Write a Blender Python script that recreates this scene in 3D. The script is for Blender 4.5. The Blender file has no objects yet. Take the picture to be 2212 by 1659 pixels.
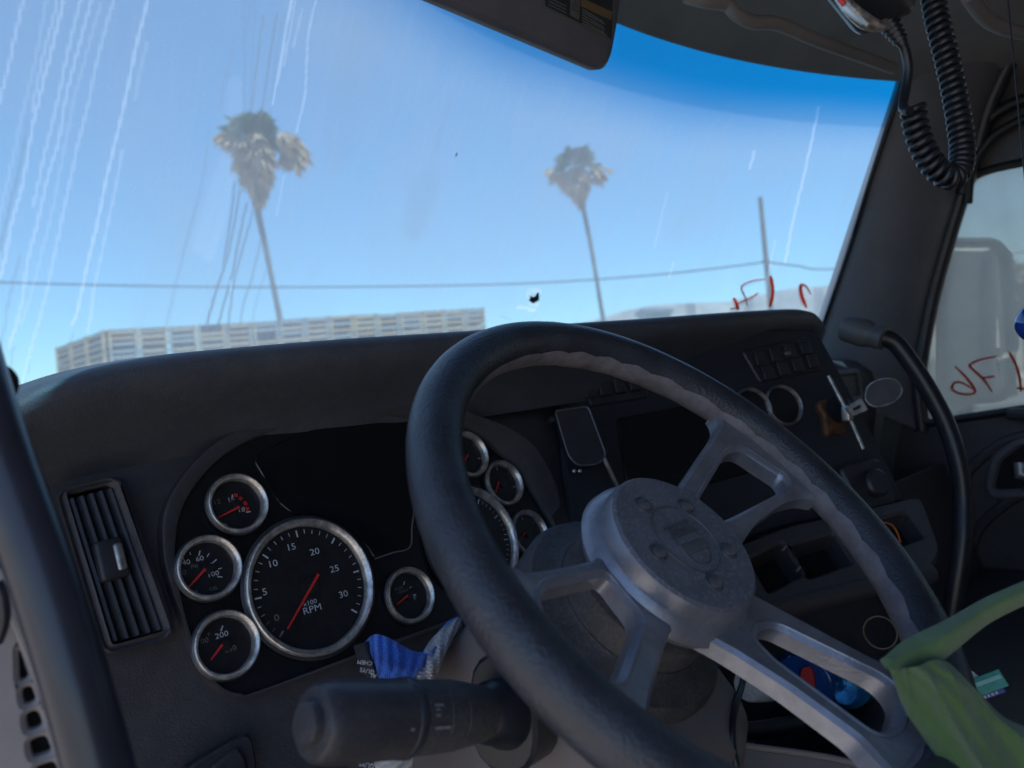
import bpy, bmesh, math, random
import numpy as np
from mathutils import Vector, Matrix
from mathutils.geometry import delaunay_2d_cdt
rng = random.Random(7); nrng = np.random.default_rng(7)
S = bpy.context.scene; COL = S.collection
# ------------------------------------------------------------------ camera
F, VW, VH = 1600.0, 2212.0, 1659.0           # focal length in view pixels
PSI, PITCH, ROLL = map(math.radians, (44.5, .5, 5.0))
fwd = np.array([math.sin(PSI)*math.cos(PITCH), math.cos(PSI)*math.cos(PITCH), math.sin(PITCH)])
r0 = np.array([math.cos(PSI), -math.sin(PSI), 0.0]); u0 = np.cross(r0, fwd)
cu = math.cos(ROLL)*u0 + math.sin(ROLL)*r0; cr = math.cos(ROLL)*r0 - math.sin(ROLL)*u0
CM = np.array([cr, -cu, fwd]).T
cam = bpy.data.cameras.new('camera'); co = bpy.data.objects.new('camera', cam); COL.objects.link(co)
co.matrix_world = Matrix(((cr[0], cu[0], -fwd[0], 0), (cr[1], cu[1], -fwd[1], 0), (cr[2], cu[2], -fwd[2], 0), (0, 0, 0, 1)))
cam.sensor_width = 36; cam.lens = 36*F/VW; cam.clip_start = .02; cam.clip_end = 40000
cam.dof.use_dof = True; cam.dof.focus_distance = .74; cam.dof.aperture_fstop = 5.6
S.camera = co
# ------------------------------------------------------------------ light
SUN_EL, SUN_AZ = math.radians(76), math.radians(184)     # azimuth clockwise from +Y
sdir = Vector((math.sin(SUN_AZ)*math.cos(SUN_EL), math.cos(SUN_AZ)*math.cos(SUN_EL), math.sin(SUN_EL)))
w = bpy.data.worlds.new('World'); S.world = w; w.use_nodes = True
nt = w.node_tree; bg = nt.nodes['Background']; sk = nt.nodes.new('ShaderNodeTexSky')
sk.sky_type = 'NISHITA'; sk.sun_disc = False; sk.sun_elevation = SUN_EL; sk.sun_rotation = SUN_AZ
sk.air_density = 1.0; sk.dust_density = .3; sk.ozone_density = 3.5; sk.altitude = 100
bg.inputs[1].default_value = .135; nt.links.new(sk.outputs[0], bg.inputs[0])
sl = bpy.data.lights.new('sun', 'SUN'); sl.energy = 4.0; sl.angle = math.radians(.5); sl.color = (1, .97, .93)
so = bpy.data.objects.new('sun', sl); COL.objects.link(so); so.rotation_euler = sdir.to_track_quat('Z', 'Y').to_euler()
S.view_settings.view_transform = 'Standard'; S.view_settings.look = 'None'
S.view_settings.exposure = 0.75; S.view_settings.gamma = 1; S.view_settings.use_curve_mapping = False
S.render.engine = 'CYCLES'; S.cycles.use_denoising = True; S.cycles.max_bounces = 10
S.cycles.diffuse_bounces = 5; S.cycles.transparent_max_bounces = 16
S.cycles.caustics_reflective = False; S.cycles.caustics_refractive = False
# ------------------------------------------------------------------ helpers: pixels of the photo to places in the cab
V3 = lambda *a: np.array(a, float)
def ray(x, y): return CM @ V3((x-VW/2)/F, (y-VH/2)/F, 1)
def at(x, y, d): return ray(x, y)*d
def onP(x, y, p, n):
    r = ray(x, y); return r*(np.dot(p, n)/np.dot(r, n))
def onX(x, y, X): r = ray(x, y); return r*X/r[0]
def onY(x, y, Y): r = ray(x, y); return r*Y/r[1]
def onZ(x, y, Z): r = ray(x, y); return r*Z/r[2]
def nrm(v): v = np.asarray(v, float); return v/np.linalg.norm(v)
GROUND = -2.3
# ------------------------------------------------------------------ objects
ORG = {}
def thing(name, label, cat, loc=(0, 0, 0), group=None):
    o = bpy.data.objects.new(name, None); COL.objects.link(o); o.location = loc; o.empty_display_size = .05
    o['label'] = label; o['category'] = cat
    if group: o['group'] = group
    ORG[o.name] = V3(*loc); return o
def tag(o, label=None, cat=None, group=None, kind=None):
    for k, v in (('label', label), ('category', cat), ('group', group), ('kind', kind)):
        if v: o[k] = v
    return o
def add(name, geo, mat, parent=None, loc=None, smooth=40, label=None):
    """geo = (verts world, faces); parented pieces are stored relative to their parent"""
    v, f = geo; v = np.asarray(v, float)
    org = ORG[parent.name] if parent else (V3(*loc) if loc is not None else v.mean(0))
    porg = ORG[parent.name] if parent else V3(0, 0, 0)
    if parent and loc is not None: org = V3(*loc)
    me = bpy.data.meshes.new(name); me.from_pydata((v-org).tolist(), [], [list(map(int, q)) for q in f])
    me.update(); fixn(me)
    o = bpy.data.objects.new(name, me); COL.objects.link(o)
    if mat: me.materials.append(mat)
    o.parent = parent; o.location = org-porg; ORG[o.name] = org
    if smooth:
        me.polygons.foreach_set('use_smooth', [True]*len(me.polygons)); me.set_sharp_from_angle(angle=math.radians(smooth))
    if label: o['label'] = label
    return o
def fixn(me):
    bm = bmesh.new(); bm.from_mesh(me); bmesh.ops.remove_doubles(bm, verts=bm.verts, dist=1e-6)
    bmesh.ops.recalc_face_normals(bm, faces=bm.faces); bm.to_mesh(me); bm.free()
def join(*gs):
    V, Fc, n = [], [], 0
    for v, f in gs:
        v = np.asarray(v, float).reshape(-1, 3); V.append(v); Fc += [[i+n for i in q] for q in f]; n += len(v)
    return np.concatenate(V), Fc
def spline(P, n, closed=False):
    P = np.asarray(P, float); m = len(P); segs = m if closed else m-1; out = []
    per = max(1, n//segs)
    for i in range(segs):
        g = (lambda k: P[k % m]) if closed else (lambda k: P[min(max(k, 0), m-1)])
        a, b, c, d = g(i-1), g(i), g(i+1), g(i+2)
        for t in np.linspace(0, 1, per, endpoint=False):
            out.append(.5*(2*b+(c-a)*t+(2*a-5*b+4*c-d)*t*t+(3*b-a-3*c+d)*t**3))
    if not closed: out.append(P[-1])
    return np.array(out)
def tube(P, r, seg=10, closed=False, cap=True, flat=None, up0=None):
    P = np.asarray(P, float); n = len(P); r = np.broadcast_to(np.asarray(r, float), (n,))
    T = np.roll(P, -1, 0)-np.roll(P, 1, 0)
    if not closed: T[0] = P[1]-P[0]; T[-1] = P[-1]-P[-2]
    T /= np.linalg.norm(T, axis=1)[:, None]+1e-12
    u = np.cross(T[0], up0 if up0 is not None else [0, 0, 1.0])
    if np.linalg.norm(u) < 1e-3: u = np.cross(T[0], [0, 1.0, 0])
    u = nrm(u); V = []
    for i in range(n):
        u = nrm(u-T[i]*np.dot(u, T[i])); v = np.cross(T[i], u)
        a = np.linspace(0, 2*np.pi, seg, endpoint=False)
        fl = 1 if flat is None else flat
        V.append(P[i]+r[i]*(np.cos(a)[:, None]*u+fl*np.sin(a)[:, None]*v))
    V = np.concatenate(V); Fc = []
    for i in range(n if closed else n-1):
        for j in range(seg):
            k = (i+1) % n; l = (j+1) % seg
            Fc.append((i*seg+j, i*seg+l, k*seg+l, k*seg+j))
    if cap and not closed: Fc += [tuple(range(seg))[::-1], tuple((n-1)*seg+j for j in range(seg))]
    return V, Fc
def frame(n, up=(0, 0, 1)):
    n = nrm(n); u = np.cross(up, n)
    u = nrm(u) if np.linalg.norm(u) > 1e-4 else V3(1, 0, 0)
    return u, np.cross(n, u), n
def lathe(prof, c, axis, seg=32, up=(0, 0, 1), closed=False):
    u, v, n = frame(axis, up); a = np.linspace(0, 2*np.pi, seg, endpoint=False)
    V = np.concatenate([c+n*h+r*(np.cos(a)[:, None]*u+np.sin(a)[:, None]*v) for r, h in prof]); Fc = []
    m = len(prof)
    for i in range(m if closed else m-1):
        for j in range(seg):
            l = (j+1) % seg; k = (i+1) % m
            Fc.append((i*seg+j, i*seg+l, k*seg+l, k*seg+j))
    if not closed:
        Fc += [tuple(range(seg)), tuple((m-1)*seg+j for j in range(seg))]
    return V, Fc
def grid(P, flip=False):
    P = np.asarray(P, float); n, m = P.shape[:2]
    return P.reshape(-1, 3), [(i*m+j, i*m+j+1, (i+1)*m+j+1, (i+1)*m+j) for i in range(n-1) for j in range(m-1)]
def sheet(P, t, d=None):
    """grid with thickness t along d (default: away from camera)"""
    P = np.asarray(P, float); n, m = P.shape[:2]
    if d is None: Q = P+t*P/np.linalg.norm(P, axis=2)[:, :, None]
    else: Q = P+t*np.asarray(d, float)
    V = np.concatenate([P.reshape(-1, 3), Q.reshape(-1, 3)]); N = n*m; Fc = []
    for i in range(n-1):
        for j in range(m-1):
            q = (i*m+j, i*m+j+1, (i+1)*m+j+1, (i+1)*m+j); Fc += [q, tuple(N+k for k in q[::-1])]
    b = [j for j in range(m)]+[i*m+m-1 for i in range(1, n)]+[(n-1)*m+j for j in range(m-2, -1, -1)]+[i*m for i in range(n-2, 0, -1)]
    for a, c in zip(b, b[1:]+b[:1]): Fc.append((a, N+a, N+c, c))
    return V, Fc
def box(c, size, ax=None, bev=0):
    ax = np.eye(3) if ax is None else np.asarray(ax, float); h = np.asarray(size, float)/2
    bm = bmesh.new(); bmesh.ops.create_cube(bm, size=1)
    for v in bm.verts: v.co = Vector((v.co.x*2*h[0], v.co.y*2*h[1], v.co.z*2*h[2]))
    if bev: bmesh.ops.bevel(bm, geom=bm.edges, offset=bev, segments=3, profile=.6, affect='EDGES')
    V = np.array([v.co[:] for v in bm.verts]); bm.verts.index_update(); Fc = [tuple(v.index for v in f.verts) for f in bm.faces]; bm.free()
    return np.asarray(c, float)+V@ax, Fc
def offset2(P, d):
    P = np.asarray(P, float); A = np.roll(P, 1, 0); B = np.roll(P, -1, 0)
    area = .5*np.sum(P[:, 0]*B[:, 1]-B[:, 0]*P[:, 1]); s = 1 if area > 0 else -1
    e1 = P-A; e2 = B-P; e1 /= np.linalg.norm(e1, axis=1)[:, None]+1e-12; e2 /= np.linalg.norm(e2, axis=1)[:, None]+1e-12
    n1 = np.c_[-e1[:, 1], e1[:, 0]]*s; n2 = np.c_[-e2[:, 1], e2[:, 0]]*s
    n = n1+n2; n /= np.linalg.norm(n, axis=1)[:, None]+1e-9
    k = np.clip(1/np.maximum((n*n1).sum(1), .3), 1, 2.2)
    return P+n*(d*k)[:, None]
def inside(q, P):
    x, y = q; r = False
    for a, b in zip(P, np.roll(P, 1, 0)):
        if (a[1] > y) != (b[1] > y) and x < (b[0]-a[0])*(y-a[1])/(b[1]-a[1])+a[0]: r = not r
    return r
def fill(loops):
    P = np.concatenate(loops); E_ = []; n = 0
    for L in loops: E_ += [(n+j, n+(j+1) % len(L)) for j in range(len(L))]; n += len(L)
    vs_, _, fs, ov, _, _ = delaunay_2d_cdt([Vector(p) for p in P], E_, [], 0, 1e-7)
    out = []
    for f in fs:
        c = sum((vs_[i] for i in f), Vector((0, 0)))/len(f)
        if inside(c, loops[0]) and not any(inside(c, h) for h in loops[1:]) and all(ov[i] for i in f): out.append([ov[i][0] for i in f])
    return out
def plate(out, fr, t, bev=0, holes=(), hfun=None, back=0):
    """flat outline(s) in frame fr=(origin,u,v,n): front at t, back at `back`, chamfer bev"""
    o, u, v, n = fr; loops = [np.asarray(out, float)]+[np.asarray(h, float) for h in holes]
    V, Fc = [], []; ins = []; cnt = 0
    lay = []
    for li, L in enumerate(loops):
        f = offset2(L, bev if li == 0 else -bev) if bev else L
        ins.append(f); m = len(L); st = []
        for P, h in (((f, t), (L, t-bev)) if bev else ((L, t),)) + ((L, back),):
            hh = np.full(m, h) if hfun is None else h+hfun(P)
            V.append(o+P[:, :1]*u+P[:, 1:]*v+hh[:, None]*n); st.append(cnt); cnt += m
        for a, b in zip(st, st[1:]):
            for j in range(m): Fc.append((a+j, a+(j+1) % m, b+(j+1) % m, b+j))
        lay.append(st)
    tri = fill(ins)
    idF = np.concatenate([np.arange(len(L))+st[0] for L, st in zip(loops, lay)])
    idB = np.concatenate([np.arange(len(L))+st[-1] for L, st in zip(loops, lay)])
    for q in tri: Fc += [tuple(idF[list(q)]), tuple(idB[list(q)][::-1])]
    return np.concatenate(V), Fc
def rrect(w, h, r, n=5, c=(0, 0)):
    P = []
    for cx, cy, a0 in ((w/2-r, h/2-r, 0), (-w/2+r, h/2-r, 90), (-w/2+r, -h/2+r, 180), (w/2-r, -h/2+r, 270)):
        for a in np.radians(np.linspace(a0, a0+90, n)): P.append((c[0]+cx+r*math.cos(a), c[1]+cy+r*math.sin(a)))
    return np.array(P)
def rnd(P, r, n=4):
    """round the corners of a 2D polygon"""
    P = np.asarray(P, float); out = []
    r = np.broadcast_to(r, (len(P),))
    for i, p in enumerate(P):
        a, b = P[i-1]-p, P[(i+1) % len(P)]-p; la, lb = np.linalg.norm(a), np.linalg.norm(b); k = min(r[i], la*.48, lb*.48)
        A, B = p+a/la*k, p+b/lb*k
        for t in np.linspace(0, 1, n): out.append((1-t)**2*A+2*t*(1-t)*p+t*t*B)
    return np.array(out)
def dens(P, mx=.006):
    o_ = []
    for a, b in zip(P, np.roll(P, -1, 0)):
        k = max(1, int(np.linalg.norm(b-a)/mx)); o_ += [a+(b-a)*t_ for t_ in np.linspace(0, 1, k, endpoint=False)]
    return np.array(o_)
TXT = {}
def text(s, fr, c, size, thick=.0003, sx=1.0, rot=0):
    """flat lettering as mesh on a surface frame, centred at c=(a,b)"""
    if s not in TXT:
        cv = bpy.data.curves.new('txt', 'FONT'); cv.body = s; cv.size = 1; cv.align_x = 'CENTER'; cv.align_y = 'CENTER'; cv.resolution_u = 3
        t = bpy.data.objects.new('txt', cv); COL.objects.link(t); bpy.context.view_layer.update()
        m = t.evaluated_get(bpy.context.evaluated_depsgraph_get()).to_mesh()
        TXT[s] = (np.array([v.co[:2] for v in m.vertices]), [tuple(p.vertices) for p in m.polygons])
        t.to_mesh_clear(); bpy.data.objects.remove(t); bpy.data.curves.remove(cv)
    P, Fc = TXT[s]; P = P*size*np.array([sx, 1]); o, u, v, n = fr
    if rot: P = P@np.array([[math.cos(rot), math.sin(rot)], [-math.sin(rot), math.cos(rot)]])
    return o+(P[:, :1]+c[0])*u+(P[:, 1:]+c[1])*v+thick*n, Fc
def bar(fr, a, b, wd, h=.0003):
    o, u, v, n = fr; a, b = np.asarray(a, float), np.asarray(b, float); d = b-a; d = d/np.linalg.norm(d); q = np.array([-d[1], d[0]])*wd/2
    return np.array([o+p[0]*u+p[1]*v+h*n for p in (a-q, b-q, b+q, a+q)]), [(0, 1, 2, 3)]
# ------------------------------------------------------------------ materials
MATS = {}
def mat(name, col, rough=.5, metal=0, var=.25, scale=30, bump=0, bscale=400, spec=.5, dust=0, dustcol=(.3, .29, .28), dramp=(.45, .75), dscale=7, coat=0, sheen=0, stretch=None):
    m = bpy.data.materials.new(name); m.use_nodes = True; t = m.node_tree; N = t.nodes; L = t.links
    b = N['Principled BSDF']; tc = N.new('ShaderNodeTexCoord')
    b.inputs['Roughness'].default_value = rough; b.inputs['Metallic'].default_value = metal
    b.inputs['Specular IOR Level'].default_value = spec; b.inputs['Coat Weight'].default_value = coat
    b.inputs['Sheen Weight'].default_value = sheen
    src = tc.outputs['Object']
    if stretch:
        mp = N.new('ShaderNodeMapping'); mp.inputs['Scale'].default_value = stretch; L.new(src, mp.inputs[0]); src = mp.outputs[0]
    nz = N.new('ShaderNodeTexNoise'); nz.inputs['Scale'].default_value = scale; nz.inputs['Detail'].default_value = 6; nz.inputs['Roughness'].default_value = .65
    L.new(src, nz.inputs['Vector'])
    mx = N.new('ShaderNodeMix'); mx.data_type = 'RGBA'; c = V3(*col)
    mx.inputs[6].default_value = (*np.clip(c*(1-var), 0, 1), 1); mx.inputs[7].default_value = (*np.clip(c*(1+var), 0, 1), 1)
    rp = N.new('ShaderNodeValToRGB'); rp.color_ramp.elements[0].position = .35; rp.color_ramp.elements[1].position = .65
    L.new(nz.outputs[0], rp.inputs[0]); L.new(rp.outputs[0], mx.inputs[0]); out = mx.outputs[2]
    if dust:
        n2 = N.new('ShaderNodeTexNoise'); n2.inputs['Scale'].default_value = scale*dscale; n2.inputs['Detail'].default_value = 8; n2.inputs['Roughness'].default_value = .75
        L.new(src, n2.inputs['Vector']); r2 = N.new('ShaderNodeValToRGB'); r2.color_ramp.elements[0].position = dramp[0]; r2.color_ramp.elements[1].position = dramp[1]
        L.new(n2.outputs[0], r2.inputs[0]); mu = N.new('ShaderNodeMath'); mu.operation = 'MULTIPLY'; mu.inputs[1].default_value = dust; L.new(r2.outputs[0], mu.inputs[0])
        m2 = N.new('ShaderNodeMix'); m2.data_type = 'RGBA'; m2.inputs[7].default_value = (*dustcol, 1)
        L.new(mu.outputs[0], m2.inputs[0]); L.new(out, m2.inputs[6]); out = m2.outputs[2]
    L.new(out, b.inputs['Base Color'])
    if bump:
        n3 = N.new('ShaderNodeTexNoise'); n3.inputs['Scale'].default_value = bscale; n3.inputs['Detail'].default_value = 3
        L.new(src, n3.inputs['Vector']); bp = N.new('ShaderNodeBump'); bp.inputs['Strength'].default_value = bump; bp.inputs['Distance'].default_value = .002
        L.new(n3.outputs[0], bp.inputs['Height']); L.new(bp.outputs[0], b.inputs['Normal'])
    MATS[name] = m; return m
dashM = mat('dash_plastic', (.056, .053, .062), .52, bump=.32, bscale=650, var=.16, scale=9, dust=.24, dustcol=(.15, .14, .145))
lipM = mat('dash_lip_vinyl', (.070, .074, .092), .56, bump=.35, bscale=500, var=.15, scale=12, dust=.22, dustcol=(.17, .17, .18))
centreM = mat('dark_centre_plastic', (.022, .025, .036), .5, bump=.1, bscale=900, var=.2, scale=9)
coverM = mat('column_cover_plastic', (.155, .135, .135), .5, bump=.08, bscale=800, var=.08, scale=8, dust=.1, dustcol=(.3, .28, .27))
handleM = mat('handle_rubber', (.034, .036, .050), .28, var=.1, scale=30, bump=.04)
leverM = mat('lever_plastic', (.046, .045, .054), .38, var=.2, scale=30, bump=.10, dust=.35, dustcol=(.15, .14, .14), dscale=12)
trimM = mat('grey_plastic', (.125, .125, .145), .48, bump=.22, bscale=700, var=.1, scale=8, dust=.12, dustcol=(.25, .24, .23))
paleM = mat('pale_grey_plastic', (.26, .235, .235), .55, bump=.08, bscale=700, var=.1, scale=10)
headM = mat('headliner', (.20, .185, .185), .9, bump=.12, bscale=1200, var=.12, scale=5)
blackM = mat('black_plastic', (.030, .032, .040), .36, bump=.10, bscale=600, var=.2, scale=40, dust=.12, dustcol=(.12, .12, .13))
dustyM = mat('dusty_black_plastic', (.045, .045, .052), .6, bump=.3, bscale=900, var=.3, scale=60, dust=.33, dustcol=(.24, .22, .21))
leatherM = mat('black_leather', (.034, .038, .050), .34, bump=.5, bscale=420, var=.3, scale=25, dust=.10, dustcol=(.09, .09, .10))
glossM = mat('gloss_black_panel', (.009, .010, .014), .22, var=.2, scale=20, dust=.10, dustcol=(.05, .05, .06))
dialM = mat('dial_black', (.012, .013, .017), .38, var=.3, scale=60, dust=.35, dustcol=(.04, .04, .045))
screwM = mat('dull_screw', (.17, .175, .19), .42, metal=.5, var=.2)
spokeM = mat('cast_spoke_metal', (.30, .31, .36), .36, metal=.55, bump=.12, bscale=380, var=.22, scale=26, dust=.30, dustcol=(.42, .40, .42), dscale=5)
gripM = mat('worn_grip_band', (.185, .168, .185), .6, bump=.2, bscale=300, var=.25, scale=50)
chromeM = mat('tarnished_chrome', (.66, .64, .63), .32, metal=.75, var=.4, scale=90, bump=.15, bscale=300, dust=.5, dustcol=(.2, .17, .15))
metalM = mat('worn_metal', (.5, .48, .46), .35, metal=.8, var=.4, scale=60)
redM = mat('needle_red', (.62, .03, .03), .5, var=.05)
whiteM = mat('print_white', (.50, .54, .60), .6, var=.15, scale=200)
dullringM = mat('dull_ring', (.42, .41, .42), .4, metal=.7, var=.4, scale=90)
greyprintM = mat('print_grey', (.18, .19, .2), .6, var=.2, scale=200)
rubberM = mat('black_rubber', (.014, .016, .023), .34, var=.2, scale=80, bump=.05)
sealM = mat('rubber_seal', (.012, .012, .014), .5, var=.2)
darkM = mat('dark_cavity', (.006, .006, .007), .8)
orangeM = mat('amber_putty', (.105, .047, .016), .6, var=.4, scale=70, bump=.3, bscale=150)
markerM = mat('red_marker', (.50, .055, .03), .7, var=.3, scale=300)
floorM = mat('floor_rubber', (.03, .03, .032), .8, bump=.3, bscale=200, dust=.3, dustcol=(.15, .14, .13))
# ------------------------------------------------------------------ the land outside
groundM = mat('desert_ground', (.37, .315, .255), .95, var=.2, scale=.15, bump=.5, bscale=3, dust=.4, dustcol=(.44, .38, .31))
Rg = 9000
rings = [0, 3, 8, 20, 60, 200, 800, 3000, Rg]
gv = [(0, 0, GROUND)]; gf = []; ns = 48
for r in rings[1:]:
    for k in range(ns):
        a = 2*math.pi*k/ns; gv.append((r*math.sin(a), r*math.cos(a), GROUND+(nrng.normal()*.03 if 20 < r < 900 else 0)))
for k in range(ns): gf.append((0, 1+k, 1+(k+1) % ns))
for i in range(len(rings)-2):
    for k in range(ns): a = 1+i*ns; gf.append((a+k, a+(k+1) % ns, a+ns+(k+1) % ns, a+ns+k))
tag(add('ground', (gv, gf), groundM, loc=(0, 0, GROUND)), kind='structure')
hillM = mat('desert_hills', (.33, .27, .25), .95, var=.25, scale=.004, bump=.8, bscale=.01)
def elev_of(x, y): r = ray(x, y); return math.atan2(r[0], r[1]), r[2]/math.hypot(r[0], r[1])
ridge = sorted([elev_of(*p) for p in ((1000, 800), (1250, 700), (1400, 662), (1500, 653), (1600, 640), (1700, 628), (1800, 620), (1950, 606), (2060, 590), (2175, 563), (2230, 572))])
ra = [-.9, 0, .5]+[r[0] for r in ridge]+[1.6, 2.2]; re = [.01, .02, .025]+[r[1] for r in ridge]+[.06, .03]
hv = []; A = np.linspace(-.9, 2.2, 260); lv = [(7000, 1.0), (6500, .62), (6200, .45), (5700, .2), (5200, 0), (8200, 0)]
ph = nrng.uniform(0, 6, 12)
def rough1(a, s): return sum(math.sin(a*s*(1.7**k)+ph[k])*.6**k for k in range(7))
P = np.zeros((len(lv), len(A), 3))
for j, a in enumerate(A):
    e = max(.005, np.interp(a, ra, re)+.0022*rough1(a, 23))
    for i, (d, k) in enumerate(lv):
        dd = d+(150*rough1(a*3, 31+i) if 0 < i < 4 else 0); kk = k*(1+.12*rough1(a, 60+9*i)) if 0 < i < 4 else k
        P[i, j] = (math.sin(a)*dd, math.cos(a)*dd, GROUND-1+max(0, e*dd*kk+2.3 if k else 0))
order = [5, 0, 1, 2, 3, 4]
tag(add('hills', grid(P[order]), hillM, loc=(0, 5000, GROUND)), kind='structure')
# --- stacked wooden harvest bins
woodRM = mat('bin_wood_red', (.52, .31, .17), .85, var=.35, scale=6)
woodM = mat('bin_wood', (.62, .41, .23), .85, var=.35, scale=6, bump=.3, bscale=40)
woodDM = mat('bin_inside_shade', (.055, .038, .03), .9, var=.3, scale=6)  # very dark brown, shade between the slats put into the wood colour
woodGM = mat('bin_wood_grey', (.42, .38, .33), .85, var=.3, scale=6)
ZT = 3.0; TL = onZ(230, 712, ZT); TR = at(1046, 664, 29.0); NB = 15
EL = onZ(128, 750, ZT); fn_ = (EL-TL)*V3(1, 1, 0); FL = np.linalg.norm(fn_); fn_ = fn_/FL; fq = nrm(np.cross(fn_, [0, 0, 1])); fq = fq if fq@TL > 0 else -fq; print('end', FL)
e = (TR-TL); LEN = np.linalg.norm(e); e = e/LEN; bw = LEN/NB; qn = nrm(np.cross(e, [0, 0, 1])); qn = qn if np.dot(qn, TL) > 0 else -qn
BH = .62
def meshdata(name, geo, m):
    v, f = geo; me = bpy.data.meshes.new(name); me.from_pydata(np.asarray(v).tolist(), [], [list(q) for q in f]); fixn(me); me.materials.append(m); return me
EX = np.array([e, qn, (0, 0, 1)]); fw = FL/3; EF = np.array([fn_, fq, (0, 0, 1)])
slatF = [meshdata('slat', box((0, 0, 0), (bw-.02, .03,   .095), EX), m) for m in (woodM, woodGM, woodRM)]
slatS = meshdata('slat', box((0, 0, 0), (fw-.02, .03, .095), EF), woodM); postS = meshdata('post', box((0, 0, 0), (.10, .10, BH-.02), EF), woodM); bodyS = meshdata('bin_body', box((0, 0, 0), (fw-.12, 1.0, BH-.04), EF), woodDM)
postD = [meshdata('post', box((0, 0, 0), (.085, .08, BH-.01), EX), m) for m in (woodM, woodGM)]
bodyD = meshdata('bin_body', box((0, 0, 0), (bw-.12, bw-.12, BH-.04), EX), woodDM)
def child(name, me, parent, loc):
    o = bpy.data.objects.new(name, me); COL.objects.link(o); o.parent = parent; o.location = loc; return o
ORD = ['first', 'second', 'third', 'fourth', 'fifth', 'sixth', 'seventh', 'eighth', 'ninth', 'tenth', 'eleventh', 'twelfth', 'thirteenth', 'fourteenth', 'fifteenth']
ROWN = ['top', 'second', 'third']
for row in range(3):
    for c in range(-3, NB):
        if c >= 0: base = TL+e*bw*(c+.5)+qn*bw*.5; lab = 'slatted wooden bin, %s from the left corner in the %s row of the stack' % (ORD[c], ROWN[row])
        else: base = TL+fn_*fw*(-c-.5)+fq*.5-e*.06; lab = 'shaded wooden bin on the left end of the stack, %s row, %s from the corner' % (ROWN[row], ORD[-c-1])
        base = V3(base[0], base[1], base[2]-BH*(row+.5)+(rng.uniform(-.03, .02) if c >= 0 else 0)) + e*rng.uniform(-.02, .02)*(c >= 0)
        t = thing('harvest_bin', lab, 'crate', base-V3(0, 0, BH/2-.01), 'wooden bins stacked behind the windshield')
        up = V3(0, 0, BH/2-.01); a_, q_, w_ = (e, qn, bw) if c >= 0 else (fn_, fq, fw)
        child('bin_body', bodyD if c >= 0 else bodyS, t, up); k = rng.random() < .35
        for sx in (-1, 1): child('post', (postD[1 if rng.random() < .4 else 0] if c >= 0 else postS), t, up-q_*((bw if c >= 0 else 1.0)/2+.03)+a_*sx*(w_/2-.068))
        for q in range(3): 
            if rng.random() < .07 and c > 0: continue
            ch = child('slat', (slatF[2 if rng.random() < .25 else (k if rng.random() < .75 else 1-k)] if c >= 0 else slatS), t, up-q_*((bw if c >= 0 else 1.0)/2)+V3(0, 0, -.205+q*.205+rng.uniform(-.025, .025))+a_*rng.uniform(-.02, .02))
            ch.rotation_euler = (0, rng.uniform(-.02, .02), 0)
low = []
zl = ZT-3*BH
low.append(box(TL+e*LEN/2+qn*bw*2+V3(0, 0, (zl+GROUND)/2-ZT), (LEN, bw*4, zl-GROUND), EX))
tag(add('harvest_bin_base', join(*low), woodM, loc=(TL[0], TL[1], GROUND)), 'lower courses of the long wooden bin stack, down to the ground', 'crates', kind='stuff')
# --- palms
palmG = mat('palm_frond_green', (.12, .16, .055), .6, var=.4, scale=1.5)
palmB = mat('palm_frond_dead', (.60, .38, .21), .85, var=.4, scale=1.5)
palmT = mat('palm_trunk', (.20, .165, .14), .9, var=.3, scale=3, bump=.6, bscale=8)
def frond(o, d, L, spread, n, droop, rg):
    """fan leaf: stalk and a fan of drooping leaflets"""
    d = nrm(d); s = nrm(np.cross(d, [0, 0, 1])+1e-6); g = []
    base = o+d*L*.35; pts = [o+d*L*k*.35-V3(0, 0, droop*.04*k*L) for k in (0, .5, 1)]
    g.append(tube(pts, .035, 4)); base = pts[-1]
    for i in range(n):
        a = (i/(n-1)-.5)*2*spread; q = nrm(d*math.cos(a)+s*math.sin(a)+V3(*rg.normal(0, .09, 3)))
        l = L*.68*(1-.25*abs(a)/spread)*rg.uniform(.8, 1.1); m_ = base+q*l*.55; tip = base+q*l-V3(0, 0, l*droop*rg.uniform(.5, 1.2))
        m_ = m_-V3(0, 0, l*droop*.2); wv = nrm(np.cross(q, rg.normal(0, 1, 3)))*.125*L/1.8
        g.append((np.array([base, m_+wv, tip, m_-wv]), [(0, 1, 2, 3)]))
    return join(*g)
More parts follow.
